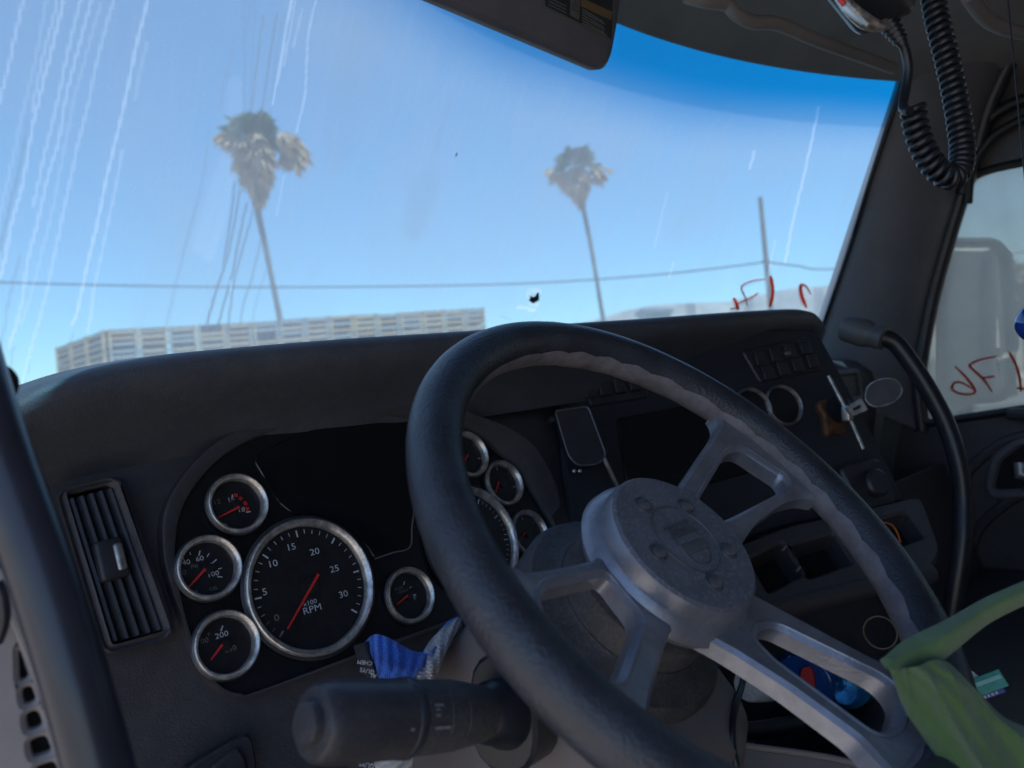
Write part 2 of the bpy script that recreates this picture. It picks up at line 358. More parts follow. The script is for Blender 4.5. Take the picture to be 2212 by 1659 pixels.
def palm(path, d0, r0_, r1_, cc, R, nG, skirt, lobes, label, seed):
    rg = np.random.default_rng(seed)
    top = at(*path[0], d0); P = [top]
    # trunk stands in the plane across the line of sight; goes on to the ground
    for p in path[1:]: P.append(at(*p, d0))
    dv = nrm(P[-1]-P[-2]); P.append(P[-1]+dv*((GROUND-P[-1][2])/dv[2])); P = np.array(P)
    P = spline(P, 40); t = thing('palm_tree', label, 'palm tree', (P[-1][0], P[-1][1], GROUND))
    rad = np.interp(np.linspace(0, 1, len(P)), [0, .15, .6, 1], [r0_, r0_*.95, r1_, r1_*1.5])*(1+.06*np.sin(np.arange(len(P))*2.4))
    add('trunk', tube(P, rad, 12), palmT, t)
    c = at(*cc, d0); g = []
    for k in range(nG):
        a = rg.uniform(0, 2*math.pi); el = rg.uniform(-.25, 1.35)
        d = V3(math.cos(a)*math.cos(el), math.sin(a)*math.cos(el), math.sin(el))
        g.append(frond(c+d*.15, d, R*rg.uniform(.75, 1.05), 1.1, 13, .35, rg))
    add('crown', join(*g), palmG, t, smooth=0); g = []
    for (px, py, ln, dx, dz, n) in skirt+lobes:
        o = at(px, py, d0)
        for k in range(n):
            a = rg.uniform(0, 2*math.pi)
            d = V3(math.cos(a)*.7, math.sin(a)*.7, 0)+cr*dx+V3(0, 0, dz)+rg.normal(0, .2, 3)
            g.append(frond(o+rg.normal(0, .22, 3), d, ln*rg.uniform(.8, 1.15), .7, 9, .45, rg))
    add('dead_fronds', join(*g), palmB, t, smooth=0)
palm([(556, 345), (556, 445), (575, 540), (605, 690)], 46, .25, .15, (546, 292), 1.95, 60,
     [(546, 300, 1.9, 0, -.6, 34), (550, 328, 1.8, 0, -1.0, 34), (554, 358, 1.4, 0, -1.7, 30), (556, 385, 1.05, 0, -2.5, 24), (556, 405, .8, 0, -3.2, 16), (556, 422, .7, 0, -3.8, 12)],
     [(508, 292, 1.4, -.9, -.4, 16), (600, 300, 1.6, 1.0, -.3, 18), (618, 318, 1.4, .8, -1.0, 16), (632, 330, 1.0, .2, -1.6, 10)],
     'taller shaggy palm with a brown dead frond skirt, rising behind the stacked bins', 3)
palm([(1248, 375), (1259, 445), (1278, 540), (1303, 690)], 56, .20, .15, (1244, 354), 1.8, 54,
     [(1242, 362, 1.7, 0, -.6, 28), (1246, 382, 1.5, 0, -1.2, 26), (1250, 402, 1.1, 0, -2.0, 16), (1255, 418, .8, 0, -3, 10)],
     [(1212, 360, 1.3, -.8, -.7, 12), (1278, 362, 1.4, .9, -.7, 14)],
     'smaller round headed palm on a thin trunk, standing clear right of the bins', 5)
# --- utility pole and wires
poleM = mat('weathered_pole', (.20, .17, .15), .9, var=.3, scale=5)
D = 40; pt = at(1642, 426, D); pb = at(1668, 700, D)
dv = nrm(pb-pt); pb = pb+dv*((GROUND-pb[2])/dv[2])
t = thing('utility_pole', 'weathered wooden utility pole right of the smaller palm', 'utility pole', (pb[0], pb[1], GROUND))
add('pole', tube([pt, pb], [.12, .17], 12), poleM, t)
pj = at(1655, 566, D); add('insulator_bracket', box(pj, (.5, .12, .12), np.array([cr, nrm(np.cross([0, 0, 1], cr)), (0, 0, 1)]), .02), poleM, t)
wireM = mat('black_wire', (.03, .03, .035), .6)
def wire(pts, label):
    P = spline([at(*p) for p in pts], 60); tag(add('power_line', tube(P, .045, 6), wireM, smooth=60), label, 'power line')
wire([(-250, 598, 40), (0, 610, 40), (500, 620, 40), (1050, 615, 40), (1400, 595, 40), (1655, 566, 40)], 'long thin overhead wire sagging past both palms to the pole')
wire([(1655, 566, 40), (1720, 574, 43), (1810, 581, 48), (2100, 560, 60), (2500, 500, 75)], 'short overhead wire running right from the pole towards the pillar')
# --- shed roof and parked truck far right
shedM = mat('shed_metal', (.30, .31, .33), .6, var=.15, scale=2)
c = at(1412, 672, 60); ax = np.array([cr, nrm(np.cross([0, 0, 1], cr)), (0, 0, 1)])
t = thing('storage_shed', 'grey low roofed shed beyond the lot, right of the smaller palm', 'shed', (c[0], c[1], GROUND))
add('wall', box(V3(c[0], c[1], (c[2]-.3+GROUND)/2), (2.0, 3, c[2]-.3-GROUND), ax), shedM, t)
add('roof', box(c-V3(0, 0, .1), (2.5, 3.6, .4), ax, .05), shedM, t)
whiteP = mat('white_vehicle_paint', (.62, .62, .60), .4, var=.08, scale=2)
glassD = mat('dark_glass', (.02, .025, .03), .12)
tyreM = mat('tyre_rubber', (.03, .03, .03), .8)
c = onZ(2168, 905, GROUND+.02); t = thing('parked_truck', 'white parked truck seen through the dusty passenger window', 'truck', (c[0], c[1], GROUND))
ux = cr*V3(1, 1, 0); ux = nrm(ux); uy = nrm(V3(fwd[0], fwd[1], 0)); ax = np.array([ux, uy, (0, 0, 1)])
add('body', join(box(c+V3(0, 0, 1.25)+uy*2.6, (2.1, 2.4, 1.9), ax, .12), box(c+V3(0, 0, .95)+uy*.7, (1.8, 1.5, .9), ax, .15), box(c+V3(0, 0, 1.7)+uy*6.5, (2.3, 5.2, 2.3), ax, .06)), whiteP, t)
add('windshield', box(c+V3(0, 0, 1.75)+uy*1.38, (1.7, .06, .6), ax, .02), glassD, t)
add('grille', box(c+V3(0, 0, .95)-uy*.06, (1.0, .05, .5), ax, .02), blackM, t)
add('bumper', box(c+V3(0, 0, .45)-uy*.12, (1.9, .2, .25), ax, .05), shedM, t)
for s in (-1, 1):
    add('headlight', box(c+V3(0, 0, .9)+ux*s*.7-uy*.06, (.25, .06, .2), ax, .02), metalM, t)
    for yy in (.6, 5.5, 8.0): add('wheel', lathe([(.1, -.13), (.46, -.13), (.5, -.08), (.5, .08), (.46, .13), (.1, .13)], c+V3(0, 0, .48)+ux*s*.95+uy*yy, ux, 20), tyreM, t)
treeM = mat('dusty_tree', (.10, .10, .07), .8, var=.4, scale=2)
barkM = mat('tree_bark', (.16, .13, .11), .9)
for (px, py, dd, R, lb) in ((2205, 640, 75, 4.0, 'dusty dark tree beside the mirror, beyond the passenger window'),):
    c = at(px, py, dd); t = thing('desert_tree', lb, 'tree', (c[0], c[1], GROUND))
    add('trunk', tube(spline([(c[0], c[1], GROUND), c*V3(1, 1, 0)+V3(.3, 0, (GROUND+c[2])/2), c], 10), np.linspace(.35, .12, 11)[:len(spline([(0,0,0),(1,1,1),(2,2,2)], 10))], 8), barkM, t)
    v = []; f = []
    for k in range(900):
        d = nrm(nrng.normal(0, 1, 3))*R*nrng.uniform(.3, 1)**.5*V3(1, 1, .8)*(1+.2*math.sin(k)); a = nrng.normal(0, .32, (3, 3)); i = len(v); v += [c+d+a[0], c+d+a[1], c+d+a[2]]; f.append((i, i+1, i+2))
    add('crown', (v, f), treeM, t, smooth=0)
# ------------------------------------------------------------------ windshield glass
def wsY(X, z): return 1.07-.364*(X-.95)**2-.62*(z-.06)
def onW(x, y):
    r = ray(x, y); s = 1.0
    for _ in range(60):
        p = r*s; g = p[1]-wsY(p[0], p[2]); p2 = r*(s+1e-4); s -= g/((p2[1]-wsY(p2[0], p2[2])-g)/1e-4)
    return r*s
def wtop(X): return .60-.02*(X-.95)**2
# dirt map: per vertex wear on the pane (clean water runs, grime runs, smears)
zA = lambda L: [(a/3, b/3) for a, b in L]
zB = lambda L: [(a/3, 553+b/3) for a, b in L]
zC = lambda L: [(1474.6+a/3, b/3) for a, b in L]
clean = [(zA([(150, 0), (105, 200), (60, 400), (0, 640), (-60, 820)]), 4.2, .9), (zA([(300, 0), (230, 380), (150, 720), (95, 980), (30, 1250), (-10, 1420)]), 4.5, .45),
 (zA([(375, 0), (290, 320), (235, 580), (200, 740), (170, 860)]), 4, .7), (zA([(412, 0), (330, 340), (250, 650), (195, 900), (145, 1200), (80, 1420), (35, 1659), (0, 1800)]), 4.6, .95),
 (zA([(522, 0), (440, 330), (385, 600), (330, 830), (270, 1080), (220, 1330)]), 4.4, .8), (zA([(592, 0), (500, 340), (430, 620), (380, 900), (310, 1150), (240, 1450), (185, 1659), (150, 1900), (120, 2050), (60, 2250)]), 4.4, .85),
 (zA([(650, 30), (560, 350), (480, 640), (430, 900), (380, 1150), (330, 1400), (265, 1659), (210, 1880), (140, 2100)]), 4.5, .45), (zA([(735, 0), (640, 350), (570, 680), (500, 960), (430, 1280), (355, 1640), (300, 1900), (260, 2050), (190, 2300), (150, 2480)]), 4.4, .7),
 (zA([(958, 0), (880, 310), (830, 560), (770, 830), (700, 1110), (640, 1400), (580, 1659), (530, 1880), (500, 2020), (470, 2100)]), 4.6, 1), (zA([(950, 280), (905, 480), (875, 640)]), 5, .4),
 (zA([(790, 980), (760, 1160), (720, 1350), (655, 1659), (605, 1900), (590, 2040), (568, 2150)]), 4.2, .6),
 (zA([(1890, 0), (1850, 200), (1810, 460), (1760, 680)]), 3.5, .8), (zA([(1915, 0), (1880, 200), (1840, 420)]), 3, .5), (zA([(2048, 0), (2000, 220), (1985, 450), (1975, 620), (1920, 860)]), 3.2, .6), (zA([(1960, 60), (1900, 300)]), 3, .4),
 (zA([(1840, 1140), (1790, 1390)]), 4, .35), (zA([(1700, 1150), (1540, 640)]), 1, .0),
 (zA([(1530, 550), (1500, 900), (1400, 1250), (1300, 1600)]), 22, .25), (zA([(1500, 1100), (1420, 1450), (1350, 1659)]), 16, .3),
 (zC([(880, 690), (860, 800), (820, 980), (790, 1120), (735, 1350), (690, 1560), (665, 1700)]), 3.2, 1), (zC([(466, 980), (450, 1035), (435, 1092)]), 3.5, .8), (zC([(600, 1560), (560, 1760), (540, 1900)]), 3, .5), (zC([(300, 390), (270, 560)]), 3, .4),
 (zC([(-100, 1250), (-180, 1600)]), 3, .35), (zC([(-60, 1700), (-90, 1800)]), 3, .5)]
hV = lambda L: [(a/2, b/2) for a, b in L]
grime = [(hV([(1050, 0), (1056, 200), (1058, 480)]), 3, .5), (hV([(1085, 0), (1062, 160)]), 3, .5), (hV([(1140, 60), (1110, 280), (1085, 480)]), 3.2, .7), (hV([(1195, 60), (1165, 260), (1130, 490)]), 3.2, .8), (hV([(1110, 0), (1090, 220), (1080, 470)]), 2.6, .4), (hV([(1228, 60), (1200, 200), (1165, 480)]), 2.6, .5),
 (hV([(1012, 790), (1003, 900), (985, 1030), (964, 1155)]), 3.6, .9), (hV([(1036, 825), (1012, 960), (985, 1100), (940, 1240), (892, 1400)]), 3.4, .9), (hV([(1066, 880), (1035, 1020), (1005, 1180), (970, 1300), (938, 1430)]), 3.4, .9), (hV([(1095, 905), (1058, 1040), (1015, 1200), (995, 1330), (984, 1440)]), 3.4, .8), (hV([(1125, 1040), (1088, 1200), (1050, 1320), (1040, 1400)]), 3.4, .6), (hV([(1155, 1150), (1105, 1320), (1090, 1400)]), 3, .35),
 (hV([(905, 560), (870, 800), (800, 1060), (750, 1270), (720, 1400)]), 4, .35), (hV([(1010, 200), (945, 470)]), 4, .3),
 (hV([(130, 490), (85, 720), (40, 900), (0, 1080)]), 4.2, .7), (hV([(85, 1110), (40, 1290), (5, 1500)]), 3.4, .5), (hV([(60, 1500), (35, 1640)]), 3, .5), (hV([(130, 1560), (105, 1650)]), 3, .5), (hV([(315, 1440), (275, 1600)]), 3, .4),
 (zA([(2780, 1160), (2760, 1300), (2680, 1500)]), 26, .28), (zA([(2720, 1200), (2680, 1330), (2650, 1490)]), 22, .28), (zA([(2920, 640), (2870, 800), (2830, 980)]), 9, .25), (zA([(2300, 200), (2220, 700), (2180, 1000)]), 40, .18), (zA([(2440, 60), (2400, 300), (2300, 700)]), 40, .12)]
clean += [(hV([(2310, 1390), (2330, 1398), (2365, 1405)]), 5, 1), (hV([(2240, 1325), (2258, 1330)]), 5, 1), (hV([(2270, 1332), (2290, 1338), (2310, 1340)]), 5, 1), (hV([(995, 1215), (996, 1250)]), 3, 1), ([(1143, 640), (1146, 628), (1163, 630)], 7, .8), ([(1145, 655), (1160, 658)], 6, .8)]
dots = [((987, 328), 5, 3), ((1153, 643), 1, 0)]
def buildws():
    dx = .0023; X = np.arange(-.05, 1.96, dx); Zs = np.arange(-.10, .64, dx)
    XX, ZZ = np.meshgrid(X, Zs); YY = wsY(XX, ZZ); P = np.stack([XX, YY, ZZ], -1)
    # project into the view only to look up where each run of water lies on the pane
    C = P@CM; sx = C[..., 0]/C[..., 2]*F+VW/2; sy = C[..., 1]/C[..., 2]*F+VH/2
    D = np.full(XX.shape, .0)
    def stamp(L, wd, k, sgn):
        L = spline(L, max(8, len(L)*10)); ll = np.concatenate([[0], np.cumsum(np.linalg.norm(np.diff(L, axis=0), axis=1))])
        L = L+np.c_[np.interp(ll, np.arange(0, ll[-1]+40, 9), nrng.normal(0, .55, len(np.arange(0, ll[-1]+40, 9)))), np.zeros(len(L))]
        bb = (sx > L[:, 0].min()-4*wd) & (sx < L[:, 0].max()+4*wd) & (sy > L[:, 1].min()-2*wd) & (sy < L[:, 1].max()+2*wd)
        idx = np.where(bb)
        if not len(idx[0]): return
        q = np.stack([sx[idx], sy[idx]], -1); best = np.full(len(q), 1e9)
        for a, b in zip(L[:-1], L[1:]):
            d = b-a; tt = np.clip(((q-a)@d)/(d@d+1e-9), 0, 1); best = np.minimum(best, np.linalg.norm(q-(a+tt[:, None]*d), axis=1))
        val = k*np.clip(1.25-np.abs(best/(wd*.9))**(2 if wd < 9 else 1.5)*.9, 0, 1)
        if sgn < 0: D[idx] = np.where(D[idx] > .05, D[idx]-val, np.minimum(D[idx], -val))
        else: D[idx] = np.where(D[idx] < -.1, D[idx], np.maximum(D[idx], val))
    for L, wd, k in grime: stamp(L, wd*(1.35 if wd < 8 else 1), k, 1)
    for L, wd, k in clean:
        if k: stamp(L, wd*(1.02 if wd < 8 else 1), k*(.8 if wd > 3.6 or wd < 3 else 1), -1)
    n, m = XX.shape; me = bpy.data.meshes.new('pane')
    keep = sx > -1e9
    I = np.arange(n*m).reshape(n, m); q = np.stack([I[:-1, :-1], I[:-1, 1:], I[1:, 1:], I[1:, :-1]], -1).reshape(-1, 4)
    me.vertices.add(n*m); me.vertices.foreach_set('co', P.reshape(-1)); me.loops.add(q.size); me.loops.foreach_set('vertex_index', q.reshape(-1).astype(np.int32))
    me.polygons.add(len(q)); me.polygons.foreach_set('loop_start', np.arange(0, q.size, 4).astype(np.int32)); me.polygons.foreach_set('loop_total', np.full(len(q), 4, np.int32))
    me.update(calc_edges=True); me.validate()
    a = me.attributes.new('wear', 'FLOAT', 'POINT'); a.data.foreach_set('value', D.reshape(-1).astype(np.float32))
    me.polygons.foreach_set('use_smooth', [True]*len(q)); return me
def glassmat(name, tint, base, streak, dcol=(.47, .58, .68)):
    m = bpy.data.materials.new(name); m.use_nodes = True; t = m.node_tree; N = t.nodes; L = t.links; N.remove(N['Principled BSDF'])
    out = N['Material Output']; tc = N.new('ShaderNodeTexCoord')
    def noise(sc, det, vec=None, st=None):
        n = N.new('ShaderNodeTexNoise'); n.inputs['Scale'].default_value = sc; n.inputs['Detail'].default_value = det
        src = vec or tc.outputs['Object']
        if st: mp = N.new('ShaderNodeMapping'); mp.inputs['Scale'].default_value = st; mp.inputs['Rotation'].default_value = (0, math.radians(14), 0); L.new(src, mp.inputs[0]); src = mp.outputs[0]
        L.new(src, n.inputs['Vector']); return n.outputs[0]
    def math_(op, a, b, c=None):
        n = N.new('ShaderNodeMath'); n.operation = op
        for i, v in enumerate((a, b, c)):
            if v is None: continue
            if isinstance(v, (int, float)): n.inputs[i].default_value = v
            else: L.new(v, n.inputs[i])
        return n.outputs[0]
    def ss(v, a, b): n = N.new('ShaderNodeMapRange'); n.interpolation_type = 'SMOOTHSTEP'; n.inputs[1].default_value = a; n.inputs[2].default_value = b; L.new(v, n.inputs[0]); return n.outputs[0]
    big = noise(3.5, 3); st = noise(16, 4, st=(3, 1, .25)); fine = noise(420, 2); st2 = noise(60, 3, st=(3, 1, .12))
    d = math_('MULTIPLY_ADD', ss(big, .3, .75), .16, base-.02)
    d = math_('MULTIPLY_ADD', ss(st, .45, .75), .06, d); d = math_('MULTIPLY_ADD', ss(st2, .55, .8), .012, d)
    d = math_('MULTIPLY_ADD', ss(fine, .62, .72), .07, d)
    if streak:
        at_ = N.new('ShaderNodeAttribute'); at_.attribute_name = 'wear'; wv = at_.outputs['Fac']
        rag = math_('MULTIPLY_ADD', noise(700, 2), .9, .55)
        pos = math_('MULTIPLY', math_('MAXIMUM', wv, 0.0), rag); neg = math_('MULTIPLY', math_('MAXIMUM', math_('MULTIPLY', wv, -1.0), 0.0), math_('MINIMUM', rag, 1.0))
        d = math_('MULTIPLY_ADD', pos, .26, d); d = math_('ADD', math_('MULTIPLY', d, math_('SUBTRACT', 1.0, neg)), math_('MULTIPLY', neg, .56))
    gk = math_('SUBTRACT', 1.0, math_('MULTIPLY', math_('MINIMUM', pos, 1.0), .30)) if streak else None
    d = math_('MINIMUM', d, .95)
    tr = N.new('ShaderNodeBsdfTransparent')
    if streak:
        sp = N.new('ShaderNodeSeparateXYZ'); L.new(tc.outputs['Object'], sp.inputs[0])
        zz = math_('MULTIPLY_ADD', noise(2.5, 2), .03, sp.outputs[2])
        mx = N.new('ShaderNodeMix'); mx.data_type = 'RGBA'; mx.inputs[6].default_value = (*tint, 1); mx.inputs[7].default_value = (.0, .40, .66, 1)
        k = ss(zz, .455, .585); L.new(k, mx.inputs[0]); cx = N.new('ShaderNodeMix'); cx.data_type = 'RGBA'; cx.inputs[7].default_value = (.86, .97, 1, 1)
        L.new(math_('MULTIPLY', neg, math_('SUBTRACT', 1.0, k)), cx.inputs[0]); L.new(mx.outputs[2], cx.inputs[6]); L.new(cx.outputs[2], tr.inputs[0])
    else: tr.inputs[0].default_value = (*tint, 1)
    df = N.new('ShaderNodeBsdfDiffuse'); tl = N.new('ShaderNodeBsdfTranslucent'); df.inputs[0].default_value = tuple(c*.65 for c in dcol)+(1,); tl.inputs[0].default_value = dcol+(1,)
    if streak:
        for nd in (df, tl):
            wh = N.new('ShaderNodeMix'); wh.data_type = 'RGBA'; wh.inputs[6].default_value = nd.inputs[0].default_value[:]; wh.inputs[7].default_value = (.66, .84, .97, 1); L.new(neg, wh.inputs[0])
            mm_ = N.new('ShaderNodeMix'); mm_.data_type = 'RGBA'; mm_.blend_type = 'MULTIPLY'; mm_.inputs[0].default_value = 1; L.new(wh.outputs[2], mm_.inputs[6])
            L.new(gk, mm_.inputs[7]); L.new(mm_.outputs[2], nd.inputs[0])
    ad = N.new('ShaderNodeMixShader'); ad.inputs[0].default_value = .7; L.new(df.outputs[0], ad.inputs[1]); L.new(tl.outputs[0], ad.inputs[2])
    if streak:
        d = math_('MULTIPLY', d, math_('SUBTRACT', 1.0, math_('MULTIPLY', k, .93)))
    mix = N.new('ShaderNodeMixShader'); L.new(d, mix.inputs[0]); L.new(tr.outputs[0], mix.inputs[1]); L.new(ad.outputs[0], mix.inputs[2])
    gl = N.new('ShaderNodeBsdfGlossy'); gl.inputs['Roughness'].default_value = .03
    fr = N.new('ShaderNodeFresnel'); fr.inputs[0].default_value = 1.3
    mg = N.new('ShaderNodeMixShader'); fm = math_('MULTIPLY', fr.outputs[0], .6); L.new(fm, mg.inputs[0]); L.new(mix.outputs[0], mg.inputs[1]); L.new(gl.outputs[0], mg.inputs[2])
    L.new(mg.outputs[0], out.inputs[0]); return m
wsM = glassmat('dusty_windshield', (.55, .85, .95), .37, True)
winM = glassmat('dusty_side_glass', (.78, .84, .80), .42, False, (.60, .65, .66))
t = thing('windshield', 'wide dusty truck windshield with water runs and a blue tinted top band', 'windshield', (.95, 1.07, -.1)); ORG[t.name] = V3(.95, 1.07, -.1)
me = buildws(); me.materials.append(wsM); o = bpy.data.objects.new('pane', me); COL.objects.link(o); o.parent = t; o.location = -V3(.95, 1.07, -.1)
def onglass(P, d=.002): return [onW(*p)*(1-d) for p in P]
# sticker remnant: dark hole with white residue, and pale scraps
def thin(name, col):
    m = bpy.data.materials.new(name); m.use_nodes = True; t = m.node_tree; N = t.nodes; b = N['Principled BSDF']; b.inputs['Base Color'].default_value = (*col, 1); b.inputs['Roughness'].default_value = .8
    tl = N.new('ShaderNodeBsdfTranslucent'); tl.inputs[0].default_value = (*col, 1); mx = N.new('ShaderNodeMixShader'); mx.inputs[0].default_value = .75
    t.links.new(b.outputs[0], mx.inputs[1]); t.links.new(tl.outputs[0], mx.inputs[2]); t.links.new(mx.outputs[0], N['Material Output'].inputs[0]); return m
def flake(pts, m, name, label, off, cat='glass mark'):
    c = np.mean(pts, 0); P = np.array([onW(*p) for p in pts]); k = 1-off
    n = len(P); V = np.concatenate([P*k, P*(k-.0008)]); Fc = [tuple(range(n)), tuple(range(n, 2*n))[::-1]]+[(i, (i+1) % n, n+(i+1) % n, n+i) for i in range(n)]
    o = add(name, (V, Fc), m, smooth=0); return tag(o, label, cat)
resM = thin('sticker_residue', (.9, .95, .95)); b_ = resM.node_tree; tr_ = b_.nodes.new('ShaderNodeBsdfTransparent'); m_ = b_.nodes.new('ShaderNodeMixShader'); m_.inputs[0].default_value = .85; src_ = b_.nodes['Material Output'].inputs[0].links[0].from_socket; b_.links.new(src_, m_.inputs[1]); b_.links.new(tr_.outputs[0], m_.inputs[2]); b_.links.new(m_.outputs[0], b_.nodes['Material Output'].inputs[0]); markerM = thin('red_marker_ink', (.85, .17, .07))
zD = lambda L: [(737.3+a/3, 553+b/3) for a, b in L]
flake(zD([(1205, 225), (1225, 215), (1250, 238), (1280, 222), (1292, 260), (1290, 295), (1255, 318), (1220, 310), (1202, 285), (1208, 250)]), resM, 'sticker_residue', 'pale ragged halo around the small dark chip low on the windshield', .001)
flake(zD([(1220, 256), (1240, 265), (1256, 262), (1268, 240), (1280, 236), (1282, 285), (1262, 298), (1242, 308), (1220, 292), (1216, 285), (1224, 274)]), blackM, 'stone_chip', 'small black ragged chip low in the middle of the windshield', .0025)
flake(zD([(1030, 380), (1060, 388), (1105, 402), (1100, 420), (1060, 412), (1025, 396)]), resM, 'sticker_scrap', 'long white scrap on the glass just above the wheel rim', .0012)
flake(zD([(1125, 310), (1145, 312), (1165, 330), (1155, 334), (1130, 325)]), resM, 'sticker_scrap', 'smallest white scrap on the glass, between the chip and the long scrap', .0012)
flake(zD([(1155, 338), (1185, 342), (1215, 346), (1205, 358), (1165, 352)]), resM, 'sticker_scrap', 'white scrap on the glass right below the dark chip', .0012)
flake(zB([(1488, 160), (1498, 148), (1504, 180), (1500, 225), (1490, 222)]), resM, 'sticker_scrap', 'small upright white fleck on the glass left of the tall palm trunk', .0012)
flake(zD([(752, 965), (764, 970), (760, 985), (748, 1005), (738, 1003), (744, 985)][:6] and [(740-0, -650), (746, -668), (752, -672), (750, -655), (742, -640)]), blackM, 'bug_spot', 'tiny dark bug spot high on the windshield between the palms', .0012)
def writing(name, strokes, put, label, wd):
    t = thing(name, label, 'writing', put(*strokes[0][0]))
    for L in strokes:
        P = np.array([put(*p) for p in spline(L, max(12, 6*len(L)))]); d = P/np.linalg.norm(P, axis=1)[:, None]
        P = P-d*.0015; n = len(P); rr = wd*np.interp(np.linspace(0, 1, n), [0, .15, .85, 1], [.6, 1, 1, .5])*(1+.2*nrng.normal(0, 1, n)*.5)
        add('pen_stroke', tube(P, rr, 6, flat=.4), markerM, t)
zE = lambda L: [(1474.6+a/3, 553+b/3) for a, b in L]
writing('marker_writing', [zE([(535, 150), (460, 160), (395, 185), (382, 215), (405, 265), (421, 325)]), zE([(490, 240), (440, 270), (350, 312)]), zE([(570, 130), (583, 200), (581, 260), (565, 330)]), zE([(330, 272), (345, 300), (360, 350)]), zE([(310, 342), (365, 338)]), zE([(803, 335), (772, 260), (765, 192), (800, 196), (832, 250)])],
        onW, 'red marker writing seen reversed, low on the windshield by the right pillar', .0042)
# ------------------------------------------------------------------ dashboard
CN = nrm([0, -.941, .338]); CV = nrm([0, .338, .941]); CU = V3(1, 0, 0); CP = at(1106, 829.5, 1.034)
CO = onP(672, 1268, CP, CN)*V3(0, 1, 1)+V3(.466, 0, 0); CF = (CO, CU, CV, CN)
def cl(x, y, h=0): q = onP(x, y, CO+CN*h, CN)-CO; return np.array([q@CU, q@CV])
dash = thing('dashboard', 'dark grey truck dashboard with gauges, vents and centre panel behind the steering wheel', 'dashboard', (.7, .75, -.45))
# lip, swept along the cowl
LP = [(-40, 905, .69), (-10, 885, .685), (30, 860, .68), (90, 828, .68), (200, 795, .68), (340, 770, .68), (500, 752, .68), (750, 731, .675), (1000, 715, .67), (1200, 700, .65), (1400, 687, .62), (1560, 675, .59), (1700, 667, .56), (1742, 670, .552), (1760, 680, .548), (1769, 695, .546)]
crest = spline([onY(*p) for p in LP], 90)
prof = [(.30, -.02), (.18, .000), (.06, .004), (.02, .001), (.004, 0), (-.005, -.003), (-.010, -.009), (-.010, -.018), (-.004, -.030), (.008, -.043), (.030, -.064), (.050, -.085), (.06, -.11)]
Pg = []
N_ = len(crest)
for i, c in enumerate(crest):
    tng = nrm((crest[min(i+1, N_-1)]-crest[max(i-1, 0)])*V3(1, 1, 0)); q = V3(-tng[1], tng[0], 0)
    k = 1.0; kf = min(1, max(.05, (N_-1-i)/9))**.5 if i > N_-10 else 1
    Pg.append([c+q*dy*(kf if dy > 0 else 1)+V3(0, 0, dz*(1 if dz > -.045 else 1)) for dy, dz in prof])
lipo = add('dash_top', grid(Pg), lipM, dash, smooth=60)
# face sheet behind the cluster: from under the lip to the knee panel
def face(a, b, h=-.012): return CO+CU*(a-.466)+CV*b+CN*h
Pg = []
for X in np.linspace(.06, .86, 30):
    row = [face(X, b, h) for b, h in ((.22, -.03), (.165, -.014), (.13, -.012), (.05, -.012), (-.05, -.012), (-.12, -.012), (-.16, -.006), (-.22, .02), (-.34, .07), (-.6, .02))]
    Pg.append(row)
add('lower_panel', sheet(Pg, .01, (0, 1, 0)), dashM, dash, smooth=50)
# instrument panel and its hood
pan = [(380, 1230), (378, 1185), (386, 1120), (418, 1052), (480, 985), (560, 940), (650, 915), (760, 904), (860, 902), (960, 914), (1040, 948), (1110, 1008), (1165, 1085), (1195, 1150), (1205, 1215), (1195, 1255), (1100, 1292), (990, 1332), (780, 1410), (560, 1492), (520, 1498), (480, 1485), (445, 1445), (415, 1380), (395, 1310)]
PAN = np.array([cl(*p) for p in pan]); PAN = spline(PAN, 100, True)
add('instrument_panel', plate(PAN, CF, -.004, .001, back=-.010), glossM, dash)
inner = PAN; up_i = [i for i in range(len(PAN))]
# hood band: ring from panel edge rising to a rounded rim, then back to the face
ringP = []
cen = PAN.mean(0)
for P2 in PAN:
    d = P2-cen; d = d/np.linalg.norm(d); kt = np.clip((P2[1]-(cen[1]-.03))/.09, 0, 1); kr = np.clip((P2[0]-.15)/.08, 0, 1)
    wdt = .004+.030*kt*(.55+.45*kr)+.018*kr*(kt > .02)
    kl = np.clip((.02-P2[0])/.12, 0, 1); hgt = (.001+.016*kt+.004*kr)*(1-.75*kl); wdt = wdt*(1-.35*kl)
    ringP.append([CO+CU*(P2+d*w_)[0]+CV*(P2+d*w_)[1]+CN*h_ for w_, h_ in ((-.001, -.006), (0, .0), (wdt*.12, hgt*.35), (wdt*.8, hgt*.9), (wdt*.95, hgt), (wdt*1.08, hgt*.85), (wdt*1.12, -.012))])
ringP.append(ringP[0]); add('cluster_hood', grid(ringP), dashM, dash, smooth=35)
scr = [cl(*p) for p in ((549, 990), (600, 955), (680, 925), (800, 910), (912, 912), (905, 1050), (893, 1178), (812, 1206), (798, 1180), (750, 1135), (690, 1110), (640, 1112), (606, 1085))]
add('display_screen', plate(rnd(scr, .006), CF, -.0025, .0008, back=-.006), mat('screen_black', (.006, .008, .012), .10, var=.1), dash)
seam = [cl(*p) for p in ((812, 1206), (850, 1193), (888, 1180), (893, 1130), (905, 1050))]
add('seam_and_crease_shade', tube([CO+CU*p[0]+CV*p[1]-CN*.0022 for p in spline(seam, 30)], .0009, 6), trimM, dash)  # moulded joint of the panel beside the display
lensM = bpy.data.materials.new('gauge_lens')
